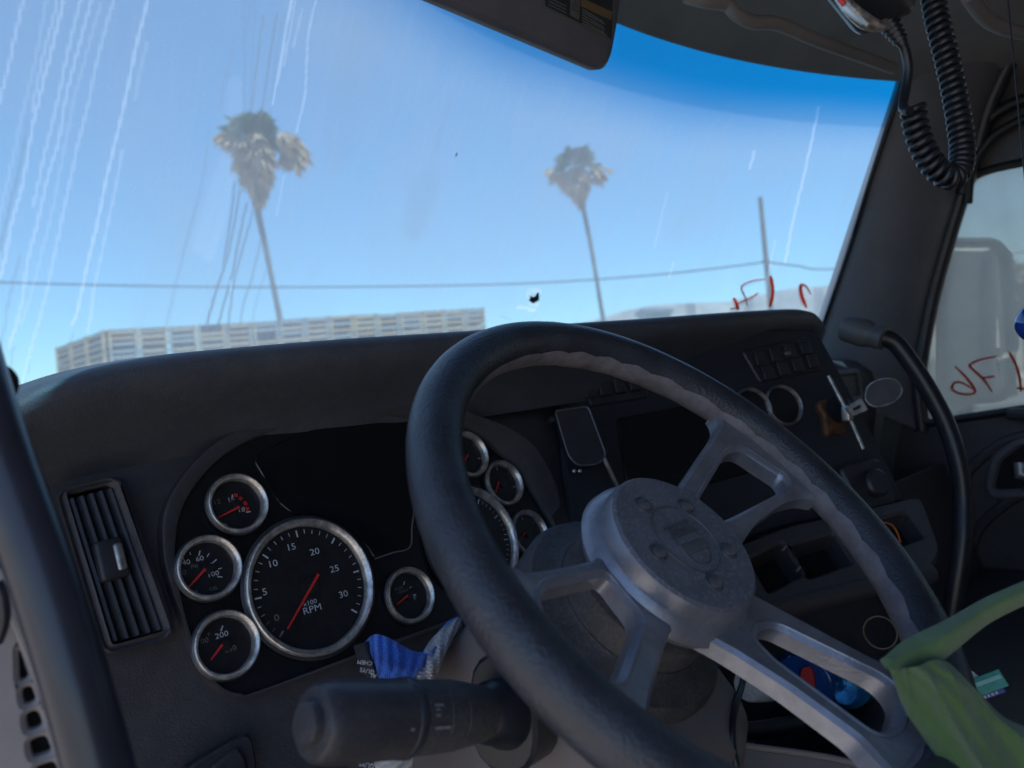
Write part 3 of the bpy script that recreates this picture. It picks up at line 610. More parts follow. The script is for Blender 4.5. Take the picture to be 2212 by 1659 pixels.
def gauge(c, R, label, marks, needle, nmarks=None, dim=False):
    """bezel, dial, needle, printed marks; c in panel coordinates"""
    o = CO+CU*c[0]+CV*c[1]
    g = add('gauge', lathe([(R*.97, -.004), (R*1.02, -.002), (R*1.03, .001), (R*.99, .002), (R*.95, -.003)], o, CN, 48, up=(1, 0, 0), closed=True), blackM, dash, loc=o, label=label)
    b = R*.20 if R < .05 else R*.125
    add('bezel', lathe([(R*.985, -.003), (R*.985, .004), (R*.965, .0058), (R-b*.35, .0062), (R-b*.75, .0045), (R-b, .0008), (R-b, -.003)], o, CN, 56, up=(1, 0, 0)), chromeM, g)
    add('dial', lathe([(R-b*.9, -.0036), (R-b*.9, -.0026)], o, CN, 40, up=(1, 0, 0)), dialM, g)
    fr = (o, CU, CV, CN); W_, G_, R_ = [], [], []
    for m in marks:
        k = m[0]
        if k == 't': (G_ if len(m) > 4 else W_).append(text(m[1], fr, np.array(m[2]), m[3]*(.86 if R > .05 else .80), -.0022, 1.2))
        elif k == 'b': W_.append(bar(fr, m[1], m[2], m[3], -.0022))
        elif k == 'g': G_.append(bar(fr, m[1], m[2], m[3], -.0022))
        elif k == 'r': R_.append(bar(fr, m[1], m[2], m[3], -.0021))
    for L_, m_, nm in ((W_, whiteM, 'dial_print'), (G_, greyprintM, 'faint_dial_print'), (R_, redM, 'red_band')):
        if len(L_) > 4: tag(add(nm, join(*L_), m_, g, smooth=0), kind='stuff')
        else:
            for q_ in L_: add(nm, q_, m_, g, smooth=0)
    if needle:
        a, b2 = np.array(needle[0]), np.array(needle[1]); d = b2-a; L_ = np.linalg.norm(d); d /= L_; q = np.array([-d[1], d[0]])
        wv = .0011 if R > .05 else .0009
        pl = [a-q*wv*1.3, b2-q*wv*.6, b2+q*wv*.6, a+q*wv*1.3]
        add('needle', plate(pl, fr, .0006, 0, back=-.0004), redM, g, smooth=0)
        add('needle_hub', lathe([(R*.09+.0025, -.0026), (R*.09+.0022, .0002), (R*.05+.001, .0005)], o, CN, 20), dialM, g)
    return g
def rel(c, *P): return [cl(*p)-c for p in P]
def tk(c, x1, y1, x2, y2, w_, kind='b'): return (kind, cl(x1, y1)-c, cl(x2, y2)-c, w_)
zF = lambda a, b: (a/3, 1106.5+b/3)          # detail crop of the photo, lower left
def T(c, s, z, size, faint=False): return ('t', s, cl(*z)-c, size)+((1,) if faint else ())
# tachometer
c = cl(672, 1265); R = .0685
mk = [T(c, '5', (574, 1278), .0105), T(c, '10', (591, 1217), .0105), T(c, '15', (631, 1181), .0105), T(c, '20', (682, 1191), .0105), T(c, '25', (725, 1228), .0105), T(c, '30', (744, 1283), .0105), T(c, '0', (600, 1334), .0105, 1), T(c, 'x100', (672, 1301), .0072), T(c, 'RPM', (677, 1315), .0105)]
for i in range(31):
    a = math.radians(222-i*264/30); r1, r2 = R*.83, R*(.73 if i % 5 == 0 else .77); dd = np.array([math.cos(a), math.sin(a)])
    mk.append(('b' if i > 2 else 'g', dd*r1, dd*r2, .0017 if i % 5 == 0 else .0007))
gauge(c, R, 'large tachometer marked RPM, reading near zero', mk, (cl(688, 1240)-c, cl(621, 1359)-c))
# speedometer mirrors it
c2 = np.array([-c[0], c[1]]); mk = []
for i in range(41):
    a = math.radians(222-i*264/40); dd = np.array([math.cos(a), math.sin(a)]); mk.append(('b', dd*R*.83, dd*R*(.73 if i % 5 == 0 else .77), .0015 if i % 5 == 0 else .0007))
gauge(c2, R, 'large speedometer mostly hidden by the wheel rim', mk, (np.array([.004, .008]), np.array([-.03, -.035])))
r = .0300
c = cl(512, 1089)
gauge(c, r, 'small voltmeter with a red arc of warning marks', [T(c, '15', (501, 1078), .0082), T(c, '18', (523, 1100), .0080), T(c, '12', (470, 1083), .0080, 1), tk(c, *zF(1512, -120), *zF(1507, -88), .0011), tk(c, *zF(1600, -4), *zF(1630, -8), .0011),
     tk(c, *zF(1522, -118), *zF(1545, -112), .0035, 'r'), tk(c, *zF(1555, -98), *zF(1575, -88), .0035, 'r'), tk(c, *zF(1590, -74), *zF(1600, -50), .0035, 'r'), tk(c, *zF(1605, -38), *zF(1612, -14), .0035, 'r'),
     tk(c, *zF(1445, 72), *zF(1478, 74), .0018, 'g'), tk(c, *zF(1478, 74), *zF(1484, 100), .0010, 'g')], (cl(517, 1095)-c, cl(472, 1118)-c))
c = cl(450, 1227)
gauge(c, r, 'small oil pressure gauge marked OIL PSI', [T(c, '40', zF(1212, 322), .0078), T(c, '60', zF(1300, 298), .0078), T(c, '80', zF(1358, 342), .0078), T(c, '100', zF(1387, 398), .0078), T(c, '20', zF(1185, 390), .0078, 1), T(c, 'PSI', zF(1265, 347), .0055, 1), T(c, 'OIL', zF(1390, 490), .0055, 1), T(c, '0', zF(1193, 460), .007, 1),
     tk(c, *zF(1302, 245), *zF(1294, 278), .0011), tk(c, *zF(1410, 302), *zF(1382, 325), .0012), tk(c, *zF(1447, 416), *zF(1415, 414), .0010), tk(c, *zF(1442, 358), *zF(1420, 365), .0008), tk(c, *zF(1360, 262), *zF(1348, 285), .0008), tk(c, *zF(1180, 280), *zF(1198, 302), .001), tk(c, *zF(1235, 253), *zF(1240, 272), .0007), tk(c, *zF(1240, 520), *zF(1285, 508), .0016, 'g')], (cl(*zF(1330, 368))-c, cl(*zF(1222, 488))-c))
c = cl(488, 1393)
gauge(c, r, 'small temperature gauge marked 200, lowest on the panel', [T(c, '200', zF(1443, 793), .0085), T(c, '250', zF(1500, 885), .0075, 1), T(c, '100', zF(1318, 835), .0075, 1), T(c, 'F', zF(1360, 790), .005, 1), tk(c, *zF(1450, 732), *zF(1437, 768), .0012)], (cl(*zF(1440, 858))-c, cl(*zF(1366, 958))-c))
zG = lambda a, b: (737.3+a/3, 1106.5+b/3)
c = cl(884, 1286)
gauge(c, r, 'small fuel gauge between the two large dials', [T(c, 'F', zG(485, 552), .0085), T(c, 'FUEL', zG(385, 490), .0055, 1), T(c, 'ONLY', zG(410, 510), .0055, 1), tk(c, *zG(417, 445), *zG(411, 468), .0012), tk(c, *zG(462, 478), *zG(450, 490), .0009), tk(c, *zG(492, 530), *zG(465, 535), .0012), tk(c, *zG(425, 500), *zG(440, 545), .0008, 'g')], (cl(*zG(430, 540))-c, cl(*zG(358, 598))-c))
for (x, y, lb, nd) in ((1010, 982, 'small round gauge half hidden by the wheel rim', None), (1087, 1044, 'small round gauge with a short red needle, right of the wheel rim', ((1078, 1040), (1070, 1065))), (1142, 1152, 'small dark round gauge lowest at the right of the panel', ((1135, 1150), (1128, 1160)))):
    c = cl(x, y); m = []
    for i in range(5):
        a = math.radians(200-i*55); dd = np.array([math.cos(a), math.sin(a)]); m.append(('g' if i % 2 else 'b', dd*r*.75, dd*r*.6, .0009))
    gauge(c, r, lb, m, tuple(cl(*q)-c for q in nd) if nd else (np.array([0, 0]), np.array([-.012, -.012])))
# driver air vent
vq = [cl(*p) for p in ((118, 1062), (262, 1030), (378, 1372), (224, 1416))]
vq_in = [cl(*p) for p in ((133, 1076), (236, 1050), (350, 1372), (232, 1402))]
vent = add('air_vent', plate(rnd(vq, .008), CF, .010, .005, holes=[rnd(vq_in, .006)], back=-.010), dashM, dash, label='driver side air vent with five upright vanes')
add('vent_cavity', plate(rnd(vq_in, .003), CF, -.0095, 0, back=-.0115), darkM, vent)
A_, B_, C_, D_ = map(np.array, vq_in)
for k in range(5):
    s = (k+.5)/5; a = A_+(B_-A_)*s; b = D_+(C_-D_)*s; a = a+(b-a)*.03; b = b-(b-a)*.03; d = nrm(b-a); q = np.array([d[1], -d[0]])
    P3 = lambda p, h: CO+CU*p[0]+CV*p[1]+CN*h
    sec = [(-.0040, .005), (-.0025, .0075), (0, .0068), (.006, -.003), (.0045, -.0045), (.0, .003)]
    V = [P3(a+q*u_, h_) for u_, h_ in sec]+[P3(b+q*u_, h_) for u_, h_ in sec]; n6 = len(sec)
    add('slat', (V, [tuple(range(n6)), tuple(range(n6, 2*n6))]+[(i, (i+1) % n6, n6+(i+1) % n6, n6+i) for i in range(n6)]), blackM, vent, smooth=30)
c = cl(232, 1215); o = CO+CU*c[0]+CV*c[1]
ang = math.atan2((cl(240, 1240)-cl(228, 1190))[1], (cl(240, 1240)-cl(228, 1190))[0]); ca, sa = math.cos(ang), math.sin(ang); kax = np.array([CU*ca+CV*sa, -CU*sa+CV*ca, CN])
add('vent_knob', box(o+CN*.009, (.034, .022, .012), kax, .004), blackM, vent)
c = cl(249, 1211); add('vent_tab', box(CO+CU*c[0]+CV*c[1]+CN*.013, (.024, .008, .007), kax, .0033), metalM, vent, label='worn bright metal thumb tab')
add('seam_and_crease_shade', tube([CO+CU*p[0]+CV*p[1]-CN*.0105 for p in spline([cl(*q) for q in ((100, 940), (330, 906), (500, 870), (640, 850), (820, 838))], 40)], [.0016*min(1, .2+k/12) for k in range(41)][:len(spline([cl(*q) for q in ((100, 940), (330, 906), (500, 870), (640, 850), (820, 838))], 40))], 6), sealM, dash)  # dark tube drawn in for the crease shadow beneath the lip
# lower left switch plate
sw = [cl(*p, .0) for p in ((395, 1659), (480, 1608), (522, 1585), (535, 1600), (545, 1659), (520, 1720), (400, 1740))]
add('switch_recess', plate(rnd(sw, .006), CF, .012, .002, back=-.01), blackM, dash)
sw = [cl(*p, .0) for p in ((440, 1659), (500, 1615), (518, 1640), (530, 1740), (445, 1740))]
add('switch', plate(rnd(sw, .004), CF, .017, .003, back=.010), blackM, dash)
# centre panel, turned toward the driver
KO = V3(.80, .70, -.05); kd = nrm([.905, -.425, 0]); KN0 = nrm([-.425, -.905, 0]); KN = nrm(KN0*.955+V3(0, 0, .295)); KV = np.cross(KN, kd); KV = KV if KV[2] > 0 else -KV
KF = (KO, kd, KV, KN)
def ck(x, y, h=0): q = onP(x, y, KO+KN*h, KN)-KO; return np.array([q@kd, q@KV])
cp = [ck(*p) for p in ((1205, 745), (1480, 722), (1640, 705), (1768, 712), (1800, 770), (1870, 900), (1945, 1050), (1962, 1085), (1850, 1110), (1700, 1140), (1580, 1178), (1420, 1230), (1262, 1290), (1240, 1200), (1215, 1000))]
add('centre_panel', plate(rnd(cp, .02), KF, 0, .006, back=-.05), centreM, dash)
def cpl(name, pts, m, h, b=.002, hb=-.002, r_=.006, label=None): return add(name, plate(rnd([ck(*p) for p in pts], r_), KF, h, b, back=hb), m, dash, label=label)
cpl('switch_bank', ((1245, 775), (1380, 752), (1400, 860), (1275, 880)), blackM, .004)
for i in range(4):
    for j in range(2):
        p = ck(1268+i*32, 800+j*42-i*5); add('rocker_switch', box(KO+kd*p[0]+KV*p[1]+KN*.006, (.018, .030, .010), np.array([kd, KV, KN]), .002), blackM, dash)
cpl('switch_bank', ((1600, 760), (1740, 728), (1778, 800), (1640, 828)), blackM, .004)
for i in range(4):
    for j in range(2):
        p = ck(1636+i*32+j*16, 778+j*30-i*8); add('rocker_switch', box(KO+kd*p[0]+KV*p[1]+KN*.006, (.020, .024, .010), np.array([kd, KV, KN]), .002), blackM, dash)
p = ck(1690, 770); add('button_lamp', box(KO+kd*p[0]+KV*p[1]+KN*.013, (.012, .005, .002), np.array([kd, KV, KN]), .0006), greyprintM, dash)
cpl('radio_panel', ((1330, 905), (1560, 862), (1660, 1010), (1480, 1060), (1350, 1040)), glossM, .004)
cpl('lower_pod', ((1800, 1010), (1890, 990), (1930, 1090), (1850, 1110)), blackM, .012, .004, r_=.015)
for (x, y, lb) in ((1689, 877, 'small empty black dial with a dull chrome ring, on the centre panel'), (1622, 884, 'second dull ring of the centre panel, half behind the wheel')):
    p = ck(x, y, .004); o = KO+kd*p[0]+KV*p[1]+KN*.002; R = .034
    g = add('gauge', lathe([(R, -.002), (R*1.0, .004), (R*.96, .005)], o, KN, 40), blackM, dash, loc=o, label=lb)
    add('bezel', lathe([(R*.98, .003), (R*.97, .010), (R*.93, .0115), (R*.88, .009), (R*.85, .004)], o, KN, 48), dullringM, g)
    add('dial', lathe([(R*.84, .004), (R*.84, .0055)], o, KN, 40), dialM, g)
p = ck(1885, 1045, .012); add('pod_knob', lathe([(.022, 0), (.022, .012), (.018, .016)], KO+kd*p[0]+KV*p[1]+KN*.012, KN, 28), blackM, dash)
# lower console tray with cubby holes
TN = nrm(KN0*.6+V3(0, 0, .8)); TO = at(1780, 1200, 1.03)
def tb(x, y, h=0): q = onP(x, y, TO+TN*h, TN)-TO; return np.array([q@kd, q@np.cross(TN, kd)])
TV = np.cross(TN, kd); TF = (TO, kd, TV, TN)
hol = [rnd([tb(*p) for p in q], .006) for q in (((1618, 1205), (1690, 1170), (1735, 1240), (1660, 1280)), ((1712, 1175), (1800, 1150), (1842, 1215), (1745, 1250)), ((1862, 1130), (1960, 1105), (2000, 1160), (1895, 1195)))]
tray = add('cubby_panel', plate(rnd([tb(*p) for p in ((1560, 1190), (1700, 1135), (1990, 1070), (2035, 1190), (2015, 1225), (1850, 1262), (1600, 1340), (1540, 1330))], .02), TF, .0, .004, holes=hol, back=-.035), dashM, dash)
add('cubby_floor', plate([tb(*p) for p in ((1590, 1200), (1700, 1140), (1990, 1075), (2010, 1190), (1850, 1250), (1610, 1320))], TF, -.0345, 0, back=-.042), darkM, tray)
add('cubby_lip', tube([TO+kd*p[0]+TV*p[1]-TN*.012 for p in (tb(1545, 1338), tb(1690, 1300), tb(1850, 1262), tb(2018, 1226))], .014, 10), dashM, dash)
add('console_face', sheet([[TO+kd*p[0]+TV*p[1]+V3(.10, .26, -.02)-V3(0, 0, q_) for q_ in (.01, .10, .25, .5)] for p in (tb(1400, 1372), tb(1545, 1334), tb(1690, 1297), tb(1850, 1259), tb(2018, 1223))], .01, (0, 1, 0)), centreM, dash)
for x, y in ((1690, 1190), (1720, 1235)): add('cubby_edge', tube([TO+kd*p[0]+TV*p[1]+TN*.001 for p in (tb(x, y), tb(x+8, y-9))], .0016, 6), paleM, tray)
# knee bolster and floor-side of the dash right of the column
add('knee_panel', sheet([[V3(X, .66-(.12 if X > .95 else 0), z)+V3(0, (z+.3)*.25, 0) for z in (-.26, -.4, -.6, -.95)] for X in np.linspace(.75, 1.95, 8)], .01, (0, 1, 0)), dashM, dash)
# passenger side dash
Pg = [[V3(X, Y, z) for Y, z in ((.98, .02), (.80, .015), (.70, .0), (.67, -.03), (.665, -.09), (.70, -.25), (.74, -.5), (.8, -.95))] for X in np.linspace(1.2, 2.06, 10)]
add('passenger_dash', sheet(Pg, .01, (0, 1, 0)), dashM, dash, smooth=40)
q = onY(1850, 815, .66); add('air_vent', plate(rrect(.17, .075, .012), (V3(1.70, .672, -.055), V3(1, 0, 0), V3(0, .05, 1), V3(0, -1, 0)), .012, .003, holes=[rrect(.145, .05, .008)], back=-.002), trimM, dash, label='passenger side air vent')
for k in range(3): add('vent_bar', box(V3(1.70, .672, -.072+k*.017), (.145, .014, .003)), blackM, dash)
# ------------------------------------------------------------------ steering column, lever
WN = nrm([0, -.72, .694]); WV = nrm([0, .694, .72]); WU = V3(1, 0, 0); WC = V3(.483, .306, -.1125); WF = (WC, WU, WV, WN)
colm = thing('steering_column', 'dusty steering column shroud behind the wheel hub', 'steering column', WC-WN*.35)
def wp(u, v, h): return WC+WU*u+WV*v+WN*h
add('upper_shroud', lathe([(.066, -.094), (.070, -.098), (.088, -.103), (.093, -.112), (.092, -.16), (.093, -.22), (.095, -.42), (.060, -.42), (.060, -.094)], WC, WN, 48, closed=True), dustyM, colm)
add('clock_spring_cover', lathe([(.045, -.062), (.058, -.064), (.0645, -.070), (.0655, -.080), (.0645, -.115)], WC, WN, 48), dustyM, colm)
add('shroud_seam', box(wp(-.080, -.045, -.104), (.026, .0012, .004), np.array([nrm(WU*.87+WV*.5), nrm(-WU*.5+WV*.87), WN])), sealM, colm)
# lower cover, wide soft box below and around
Pg = []
for h, wd, top, bot in ((-.118, .085, .052, -.11), (-.122, .096, .062, -.13), (-.17, .102, .072, -.16), (-.24, .108, .075, -.20), (-.34, .115, .08, -.28), (-.46, .125, .08, -.36)):
    sec = rnd(np.array([(-wd, bot), (wd*.72, bot), (wd*.72, top), (-wd, top)]), .05, 8); Pg.append([wp(p[0], p[1], h) for p in sec]+[wp(sec[0][0], sec[0][1], h)])
V, Fc = grid(Pg); n_ = len(Pg[0]); V = np.concatenate([V, [wp(0, -.03, -.116)]]); Fc += [(i, i+1, len(V)-1) for i in range(n_-1)]
add('lower_cover', (V, Fc), coverM, colm, smooth=50)
sm = [wp(-.119, .0, -.172), wp(-.124, -.06, -.19), wp(-.129, -.12, -.215)]
lev = thing('indicator_lever', 'thick black wiper and indicator lever with a round end button, left of the column', 'lever', at(1090, 1530, .56))
p0, p1 = at(672, 1562, .42), at(1085, 1538, .525); ad = nrm(p1-p0); Ln = np.linalg.norm(p1-p0)
def lv_(s): return p0+ad*s*Ln
add('lever_grip', lathe([(.010, .000), (.0195, .001), (.0215, .004), (.0228, .012), (.0232, .03), (.0233, .062)], p0, ad, 40), leverM, lev)
add('grip_ring', lathe([(.0232, .062), (.0240, .063), (.0242, .067), (.0236, .0685)], p0, ad, 40), blackM, lev)
add('lever_shaft', lathe([(.0226, .0685), (.0226, .085), (.0220, .105), (.0205, Ln*.75), (.017, Ln*.9), (.014, Ln)], p0, ad, 40), dustyM, lev)
add('end_button', lathe([(.0125, .002), (.0125, -.003), (.0115, -.0050), (.006, -.0056), (.0005, -.0058)], p0, ad, 32), leverM, lev)
add('lever_boot', lathe([(.0160, Ln-.022), (.0205, Ln-.016), (.0225, Ln-.006), (.0245, Ln-.001), (.025, Ln+.004)], p0, ad, 32), rubberM, lev)
bn = nrm(V3(-1, -.25, .15)); bu, bv, bn = frame(bn)
add('boot_plate', plate(rrect(.056, .082, .026), (lv_(1.0)+ad*.002, bu, bv, bn), .004, .003, back=-.03), rubberM, lev)
lu, lvv, ln = frame(ad); vw = nrm(-(lv_(.5))); lu2 = nrm(vw-ad*np.dot(vw, ad)); lv2 = np.cross(ad, lu2)
pr = []
def onlever(s, phi, r): return p0+ad*s+r*(lu2*math.cos(phi)+lv2*math.sin(phi))
for (s0, s1, f0, f1) in ((.073, .080, -.30, -.22), (.073, .077, -.05, .03), (.073, .077, -.18, -.12), (.073, .086, .26, .34), (.054, .057, .25, .33)):
    pr.append(grid([[onlever(s0, f, .0236) for f in np.linspace(f0, f1, 4)], [onlever(s1, f, .0236) for f in np.linspace(f0, f1, 4)]]))
for s in (.088, .104): pr.append(grid([[onlever(s, f, .0230 if s < .09 else .0223) for f in np.linspace(-.35, .5, 14)], [onlever(s+.0005, f, .0230 if s < .09 else .0223) for f in np.linspace(-.35, .5, 14)]]))
add('lever_print', join(*pr), greyprintM, lev, smooth=0)
# ------------------------------------------------------------------ steering wheel
whl = thing('steering_wheel', 'large black leather steering wheel with dusty metal spokes and hub', 'steering wheel', WC)
RW, RT = .2135, .0187
th = np.linspace(0, 2*np.pi, 180, endpoint=False)
rimP = np.array([wp(RW*math.cos(a), RW*math.sin(a), 0) for a in th])
add('rim_cover', tube(rimP, RT, 24, True, up0=WN), leatherM, whl, smooth=80)
# metal and rubber core behind the leather: scalloped finger grips on its inside
seg = 20; V = []; n = 480
for i in range(n):
    a = 2*math.pi*i/n; sc = .0011*abs(math.sin(a*17+.5*math.sin(a*5)))**.7*max(0, min(1, (math.radians(112)-a)/.5 if a < 3 else (a-4.4)/.4))
    C = wp((RW-.0035)*math.cos(a), (RW-.0035)*math.sin(a), -.0034); e1 = WU*math.cos(a)+WV*math.sin(a)
    for j in range(seg):
        b = 2*math.pi*j/seg; rr = .0161+(sc if math.cos(b) < -.2 else 0)*(-math.cos(b))
        V.append(C+rr*(math.cos(b)*e1+math.sin(b)*WN))
add('grip_band', (V, [(i*seg+j, i*seg+(j+1) % seg, ((i+1) % n)*seg+(j+1) % seg, ((i+1) % n)*seg+j) for i in range(n) for j in range(seg)]), gripM, whl, smooth=80)
# spokes: three twin arms on a dished plate
def dish(P): r_ = np.hypot(P[:, 0], P[:, 1]); return -.046+np.clip((r_-.055)/.135, 0, 1.05)*.038
def pol(r, deg): return np.array([r*math.cos(math.radians(deg)), r*math.sin(math.radians(deg))])
RO = .199
side = lambda b: None
def outl():
    P = []
    def arc(r, a0, a1, k): return [pol(r, a) for a in np.linspace(a0, a1, k)]
    # right twin (30 and 0 degrees), left twin (176 and 210), bottom twin (-63 and -92)
    P += [pol(.066, 62), (.058, .048), (.077, .056), (.12, .074), (.150, .086), (.162, .092), (.166, .100)] + arc(RO, 33, -5, 10)
    P += [(.185, -.006), (.172, -.003), (.160, -.001), (.12, -.004), (.094, -.012), (.072, -.022), pol(.066, -32)]
    P += [(.054, -.052), (.064, -.080), (.080, -.130), (.089, -.152), (.086, -.172)] + arc(RO, -66, -95, 9)
    P += [(-.010, -.178), (-.006, -.168), (-.010, -.12), (-.020, -.080), (-.028, -.064), pol(.060, -130)]
    P += [(-.058, -.050), (-.10, -.066), (-.14, -.083), (-.158, -.092), (-.168, -.098)] + arc(RO, 213, 172, 11)
    P += [(-.180, .022), (-.168, .014), (-.14, .014), (-.10, .016), (-.07, .018), pol(.066, 152)]
    P += [pol(.066, a) for a in (130, 110, 90)]
    return np.array([np.array(p) for p in P])
hR = rnd([(.082, .036), (.146, .064), (.164, .062), (.182, .020), (.178, .010), (.160, .009), (.10, .010), (.08, .012)], [.008, .012, .012, .012, .01, .012, .01, .006], 5)
hL = rnd([(-.076, .004), (-.155, .001), (-.168, -.004), (-.180, -.022), (-.178, -.060), (-.160, -.068), (-.10, -.043), (-.078, -.033)], [.008, .01, .01, .012, .02, .012, .01, .01], 5)
hB = rnd([(.014, -.083), (.024, -.078), (.040, -.082), (.070, -.154), (.062, -.170), (.030, -.177), (.012, -.172), (.008, -.10)], [.01, .008, .01, .016, .014, .014, .012, .02], 5)
OUT = rnd(outl(), .010, 4)
add('spokes', plate(dens(OUT), WF, .004, .0035, holes=[dens(h_) for h_ in (hR, hL, hB)], hfun=dish, back=-.013), spokeM, whl, smooth=38)
# raised inner bead round each opening
for h_ in (hR, hL, hB):
    P2 = dens(offset2(h_, -.0045), .005); z = dish(P2); add('spoke_bead', tube([wp(p[0], p[1], zz+.0035) for p in P2 for zz in (dish(p[None])[0],)], .0016, 8, True), spokeM, whl)
add('hub', lathe([(.050, -.056), (.070, -.054), (.0745, -.046), (.072, -.038), (.0655, -.032), (.0645, -.022), (.0635, -.0185), (.061, -.0165), (.050, -.0162), (.0005, -.0160)], WC, WN, 72), None, whl, smooth=35)
capM = mat('dusty_hub_cap', (.15, .155, .185), .52, metal=.1, bump=.10, bscale=500, var=.2, scale=25, dust=.5, dustcol=(.34, .34, .38), dramp=(.54, .58), dscale=14)
hubo = [o for o in whl.children if o.name.startswith('hub')][0]; hubo.data.materials.append(capM); hubo.data.materials.append(spokeM)
for p in hubo.data.polygons:
    if p.center.length < .2:
        hh = np.dot(np.array(p.center), WN); rr_ = np.linalg.norm(np.array(p.center)-WN*hh)
        if hh < -.0185: p.material_index = 1
for k in range(5):
    a = 112+72*k; q = pol(.040, a); o = wp(q[0], q[1], -.016)
    s_ = add('screw', lathe([(.0085, -.001), (.0080, .0005), (.0066, .0004), (.0058, -.0008), (.0054, .0018), (.0035, .0030), (.0004, .0033)], o, WN, 24), screwM, whl, loc=o)
add('emblem_ring', lathe([(.0315, -.0163), (.0312, -.0152), (.0303, -.0150), (.0300, -.0162)], WC, WN, 56, closed=True), screwM, whl)
eg = []
for (w_, h_, y_) in ((.034, .0022, .013), (.028, .0022, .0085), (.034, .0022, .004)): eg.append(box(wp(.0, y_, -.0155), (w_, h_, .0012), np.array([WU, WV, WN]), .0003))
eg.append(lathe([(.0165, -.0163), (.0163, -.0153), (.0153, -.0153), (.0150, -.0163)], wp(0, -.008, 0), WN, 40, closed=True)); eg.append(box(wp(0, -.0085, -.0155), (.030, .009, .0012), np.array([WU, WV, WN]), .0004))
add('emblem', join(*eg), screwM, whl)
# wear on the leather top
sc = []
for k in range(26):
    a = math.radians(96+k*.9-12); ph = math.radians(62+nrng.normal(0, 2.5)); C = wp(RW*math.cos(a), RW*math.sin(a), 0); e1 = WU*math.cos(a)+WV*math.sin(a)
    p = C+(RT+.0001)*(math.cos(ph)*e1+math.sin(ph)*WN); t1 = nrm(np.cross(WN, e1)); L_ = nrng.uniform(.0005, .002)
    sc.append(tube([p-t1*L_*.5+e1*L_*.3, p+t1*L_*.5-e1*L_*.3], .0003, 4))
add('leather_scuff', join(*sc), mat('scuff', (.35, .33, .32), .8), whl, smooth=0)
# ------------------------------------------------------------------ cab shell
cab = V3
roof = thing('cab_roof', 'grey fabric cab roof lining above the windshield', 'roof lining', (.95, .2, .62))
Xs = np.linspace(-.08, 2.06, 44); Pg = []
for X in Xs:
    ze = wtop(X); ye = wsY(X, ze); sgx = np.clip((X-1.55)/.45, 0, 1)**2; sl_ = np.clip((.25-X)/.3, 0, 1)**2; dz_ = -.10*sgx-.06*sl_
    Pg.append([V3(X, ye+.010, ze+.045), V3(X, ye+.006, ze+.012), V3(X, ye-.003, ze+.004), V3(X, ye-.012, ze-.003), V3(X, ye-.03, ze+.004), V3(X, ye-.10, ze+.035+dz_*.2), V3(X, ye-.19, ze+.055+dz_*.4), V3(X, ye-.26, ze+.062+dz_*.5), V3(X, ye-.29, ze+.085+dz_*.6), V3(X, ye-.36, ze+.12+dz_*.8), V3(X, -.2, ze+.16+dz_), V3(X, -1.0, ze+.16+dz_)])
add('lining', sheet(Pg, .03, (0, 0, 1)), headM, roof, smooth=55)
q = onZ(1640, 38, .66); add('overhead_latch', box(q, (.05, .02, .012), None, .004), blackM, roof)
# storage lip mouldings seen along the roof
for pts, rr_ in (([(1480, -10, 1.05), (1520, 2, 1.05), (1570, 10, 1.06), (1590, 30, 1.06), (1625, 48, 1.07), (1680, 52, 1.08), (1760, 85, 1.12), (1850, 118, 1.2), (1930, 148, 1.3)], .010), ([(2090, -10, 1.0), (2130, 40, 1.05), (2180, 65, 1.1), (2240, 75, 1.15)], .010)):
    P = spline([at(*p) for p in pts], 60); add('storage_lip', tube(P, rr_, 10), headM, roof)
# rear wall, floor
tag(add('cab_back_wall', box((.97, -1.0, -.15), (2.1, .05, 1.85)), headM, loc=(.97, -1.0, -1)), kind='structure')
tag(add('cab_floor', box((.99, -.05, -1.0), (2.06, 1.9, .06)), floorM, loc=(.99, -.05, -1)), kind='structure')
tag(add('cab_firewall', box((.99, 1.13, -.52), (2.14, .04, 1.0)), darkM, loc=(.99, 1.13, -1)), kind='structure')
side = [box((-.11, -.86, -.16), (.05, .32, 1.8)), box((-.11, .88, -.50), (.05, .52, 1.04)), box((-.11, 0, -1.12), (.05, 2.2, .30))]
tag(add('cab_side_wall', join(*side), headM, loc=(-.11, 0, -1)), kind='structure')
add_p = thing('door_pillar', 'dark windshield pillar at the far left behind the grab handle', 'pillar', (-.06, .8, .05))
add('pillar_trim', tube(spline([(-.07, wsY(-.07, -.02)-.03, -.02), (-.06, wsY(-.06, .3)-.03, .3), (-.04, wsY(-.04, .57)-.03, .57)], 12), .045, 12), trimM, add_p)
# right windshield pillar
PX = 1.97
pil = thing('windshield_pillar', 'wide grey pillar trim between windshield and passenger window', 'pillar', (1.9, .6, -.1))
L1 = [(2005, 40, 1.74), (1975, 100, 1.745), (1950, 180, 1.75), (1915, 285, 1.77), (1880, 390, 1.79), (1840, 510, 1.815), (1800, 630, 1.835), (1768, 725, 1.85), (1735, 820, 1.86)]
R1 = [(2175, 130, 1.90), (2130, 230, 1.91), (2095, 350, 1.93), (2065, 440, 1.94), (2035, 540, 1.945), (2008, 640, 1.95), (1988, 740, 1.95), (1975, 830, 1.95), (1985, 930, 1.95)]
Pg = []
for a, b in zip(spline(L1, 40), spline(R1, 40)):
    A3, B3 = onX(*a), onX(*b); mid = (A3+B3)/2; inn = nrm(np.cross(B3-A3, [0, 0, 1])); inn = inn if inn@mid < 0 else -inn
    Pg.append([A3+V3(.03, .03, 0)]+[A3+(B3-A3)*s+inn*.030*math.sin(math.pi*s)**.7 for s in np.linspace(0, 1, 9)]+[B3+V3(.05, .02, 0)])
add('pillar_trim', grid(Pg), trimM, pil, smooth=60)
